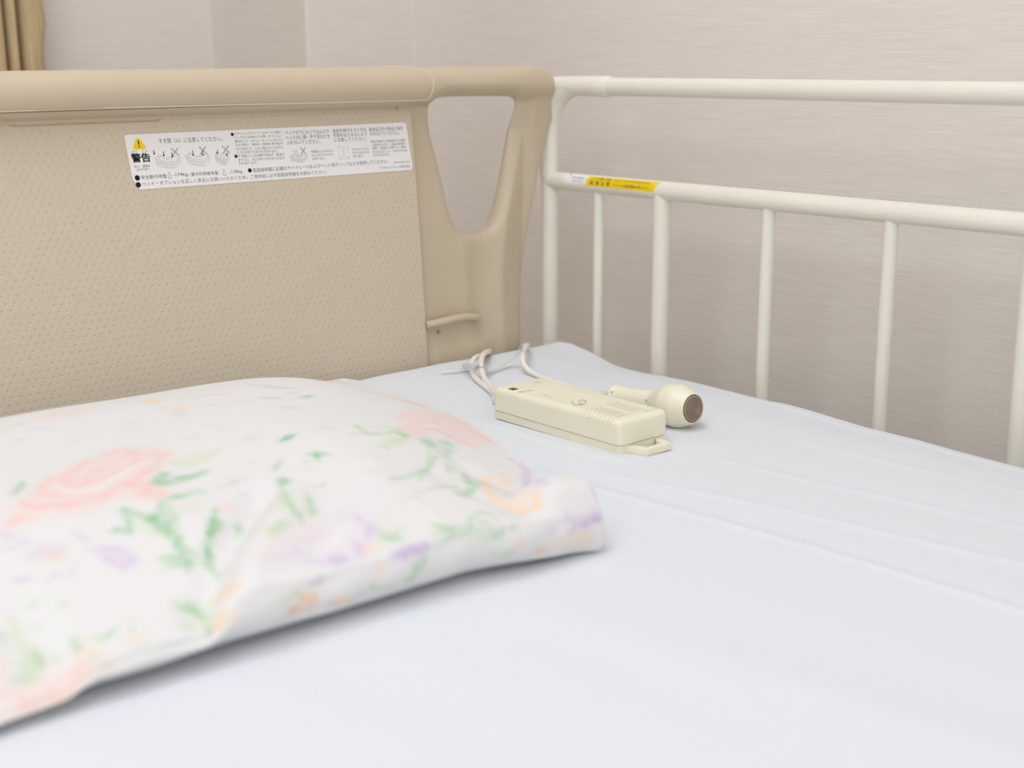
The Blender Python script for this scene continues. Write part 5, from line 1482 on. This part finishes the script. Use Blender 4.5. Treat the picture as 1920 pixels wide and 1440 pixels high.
    (0.0018, (208, 218, 180), 0.35, 0.0012, [(0.615, 0.103), (0.612, 0.103)]),
    (0.0018, (208, 218, 180), 0.35, 0.0012, [(0.615, 0.107), (0.611, 0.105)]),
    (0.0018, (208, 218, 180), 0.35, 0.0012, [(0.641, 0.095), (0.638, 0.092)]),
    (0.0018, (208, 218, 180), 0.35, 0.0012, [(0.639, 0.092), (0.635, 0.09)]),
    (0.0018, (214, 196, 222), 0.35, 0.0012, [(0.644, 0.1), (0.639, 0.097)]),
    (0.0018, (208, 218, 180), 0.35, 0.0012, [(0.559, 0.043), (0.556, 0.043)]),
    (0.0018, (208, 218, 180), 0.35, 0.0012, [(0.562, 0.045), (0.558, 0.045)]),
    (0.0018, (158, 200, 150), 0.35, 0.0012, [(0.564, 0.033), (0.561, 0.028)]),
    (0.0018, (208, 218, 180), 0.35, 0.0012, [(0.228, 0.099), (0.22, 0.1)]),
    (0.0018, (208, 218, 180), 0.35, 0.0012, [(0.23, 0.102), (0.226, 0.099)]),
    (0.0018, (214, 196, 222), 0.35, 0.0012, [(0.216, 0.102), (0.21, 0.1)]),
    (0.0018, (214, 196, 222), 0.35, 0.0012, [(0.127, 0.239), (0.114, 0.25)]),
    (0.0018, (208, 218, 180), 0.35, 0.0012, [(0.127, 0.214), (0.123, 0.212)]),
    (0.0018, (208, 218, 180), 0.35, 0.0012, [(0.152, 0.209), (0.143, 0.207)]),
    (0.0018, (214, 196, 222), 0.35, 0.0012, [(0.438, 0.561), (0.431, 0.561)]),
    (0.0018, (208, 218, 180), 0.35, 0.0012, [(0.451, 0.548), (0.445, 0.548)]),
    (0.0018, (214, 196, 222), 0.35, 0.0012, [(0.442, 0.548), (0.436, 0.541)]),
    (0.0018, (242, 206, 198), 0.35, 0.0012, [(0.508, 0.563), (0.505, 0.553)]),
    (0.0018, (242, 206, 198), 0.35, 0.0012, [(0.514, 0.548), (0.506, 0.556)]),
    (0.0018, (242, 206, 198), 0.35, 0.0012, [(0.511, 0.569), (0.505, 0.564)]),
    (0.0018, (242, 206, 198), 0.35, 0.0012, [(0.571, 0.494), (0.565, 0.492)]),
    (0.0018, (242, 206, 198), 0.35, 0.0012, [(0.565, 0.504), (0.559, 0.507)]),
    (0.0018, (214, 196, 222), 0.35, 0.0012, [(0.556, 0.477), (0.551, 0.476)]),
    (0.0018, (158, 200, 150), 0.35, 0.0012, [(0.368, 0.484), (0.362, 0.482)]),
    (0.0018, (208, 218, 180), 0.35, 0.0012, [(0.35, 0.477), (0.348, 0.464)]),
    (0.0018, (214, 196, 222), 0.35, 0.0012, [(0.358, 0.471), (0.353, 0.464)]),
    (0.0018, (208, 218, 180), 0.35, 0.0012, [(0.345, 0.381), (0.339, 0.379)]),
    (0.0018, (208, 218, 180), 0.35, 0.0012, [(0.325, 0.396), (0.318, 0.397)]),
    (0.0018, (214, 196, 222), 0.35, 0.0012, [(0.339, 0.391), (0.333, 0.386)]),
    (0.0018, (214, 196, 222), 0.35, 0.0012, [(0.13, 0.563), (0.117, 0.576)]),
    (0.0018, (208, 218, 180), 0.35, 0.0012, [(0.137, 0.519), (0.129, 0.522)]),
    (0.0018, (214, 196, 222), 0.35, 0.0012, [(0.149, 0.522), (0.14, 0.524)]),
    (0.0018, (214, 196, 222), 0.35, 0.0012, [(0.135, 0.364), (0.126, 0.371)]),
    (0.0018, (158, 200, 150), 0.35, 0.0012, [(0.163, 0.341), (0.152, 0.349)]),
    (0.0018, (242, 206, 198), 0.35, 0.0012, [(0.152, 0.352), (0.147, 0.349)]),
    (0.0018, (158, 200, 150), 0.35, 0.0012, [(0.117, 0.154), (0.11, 0.15)]),
    (0.0018, (208, 218, 180), 0.35, 0.0012, [(0.126, 0.152), (0.119, 0.154)]),
    (0.0018, (242, 206, 198), 0.35, 0.0012, [(0.126, 0.144), (0.123, 0.139)]),
    (0.0018, (208, 218, 180), 0.35, 0.0012, [(0.023, 0.234), (0.017, 0.234)]),
    (0.0018, (208, 218, 180), 0.35, 0.0012, [(0.03, 0.242), (0.023, 0.237)]),
    (0.0018, (208, 218, 180), 0.35, 0.0012, [(0.043, 0.237), (0.036, 0.234)]),
    (0.0018, (214, 196, 222), 0.35, 0.0012, [(0.386, 0.037), (0.379, 0.037)]),
    (0.0018, (158, 200, 150), 0.35, 0.0012, [(0.378, 0.048), (0.373, 0.048)]),
    (0.0018, (214, 196, 222), 0.35, 0.0012, [(0.381, 0.033), (0.376, 0.028)]),
    (0.0018, (242, 206, 198), 0.35, 0.0012, [(0.456, 0.038), (0.455, 0.035)]),
    (0.0018, (242, 206, 198), 0.35, 0.0012, [(0.456, 0.027), (0.452, 0.02)]),
    (0.0018, (242, 206, 198), 0.35, 0.0012, [(0.454, 0.043), (0.452, 0.033)]),
    (0.0018, (242, 206, 198), 0.35, 0.0012, [(0.599, -0.008), (0.594, -0.014)]),
    (0.0018, (214, 196, 222), 0.35, 0.0012, [(0.601, 0.002), (0.597, 0.0)]),
    (0.0018, (158, 200, 150), 0.35, 0.0012, [(0.609, 0.013), (0.605, 0.013)]),
    (0.0018, (242, 206, 198), 0.35, 0.0012, [(0.642, 0.047), (0.639, 0.042)]),
    (0.0018, (208, 218, 180), 0.35, 0.0012, [(0.644, 0.048), (0.639, 0.047)]),
    (0.0018, (158, 200, 150), 0.35, 0.0012, [(0.632, 0.045), (0.631, 0.04)]),
]
build_pillow()
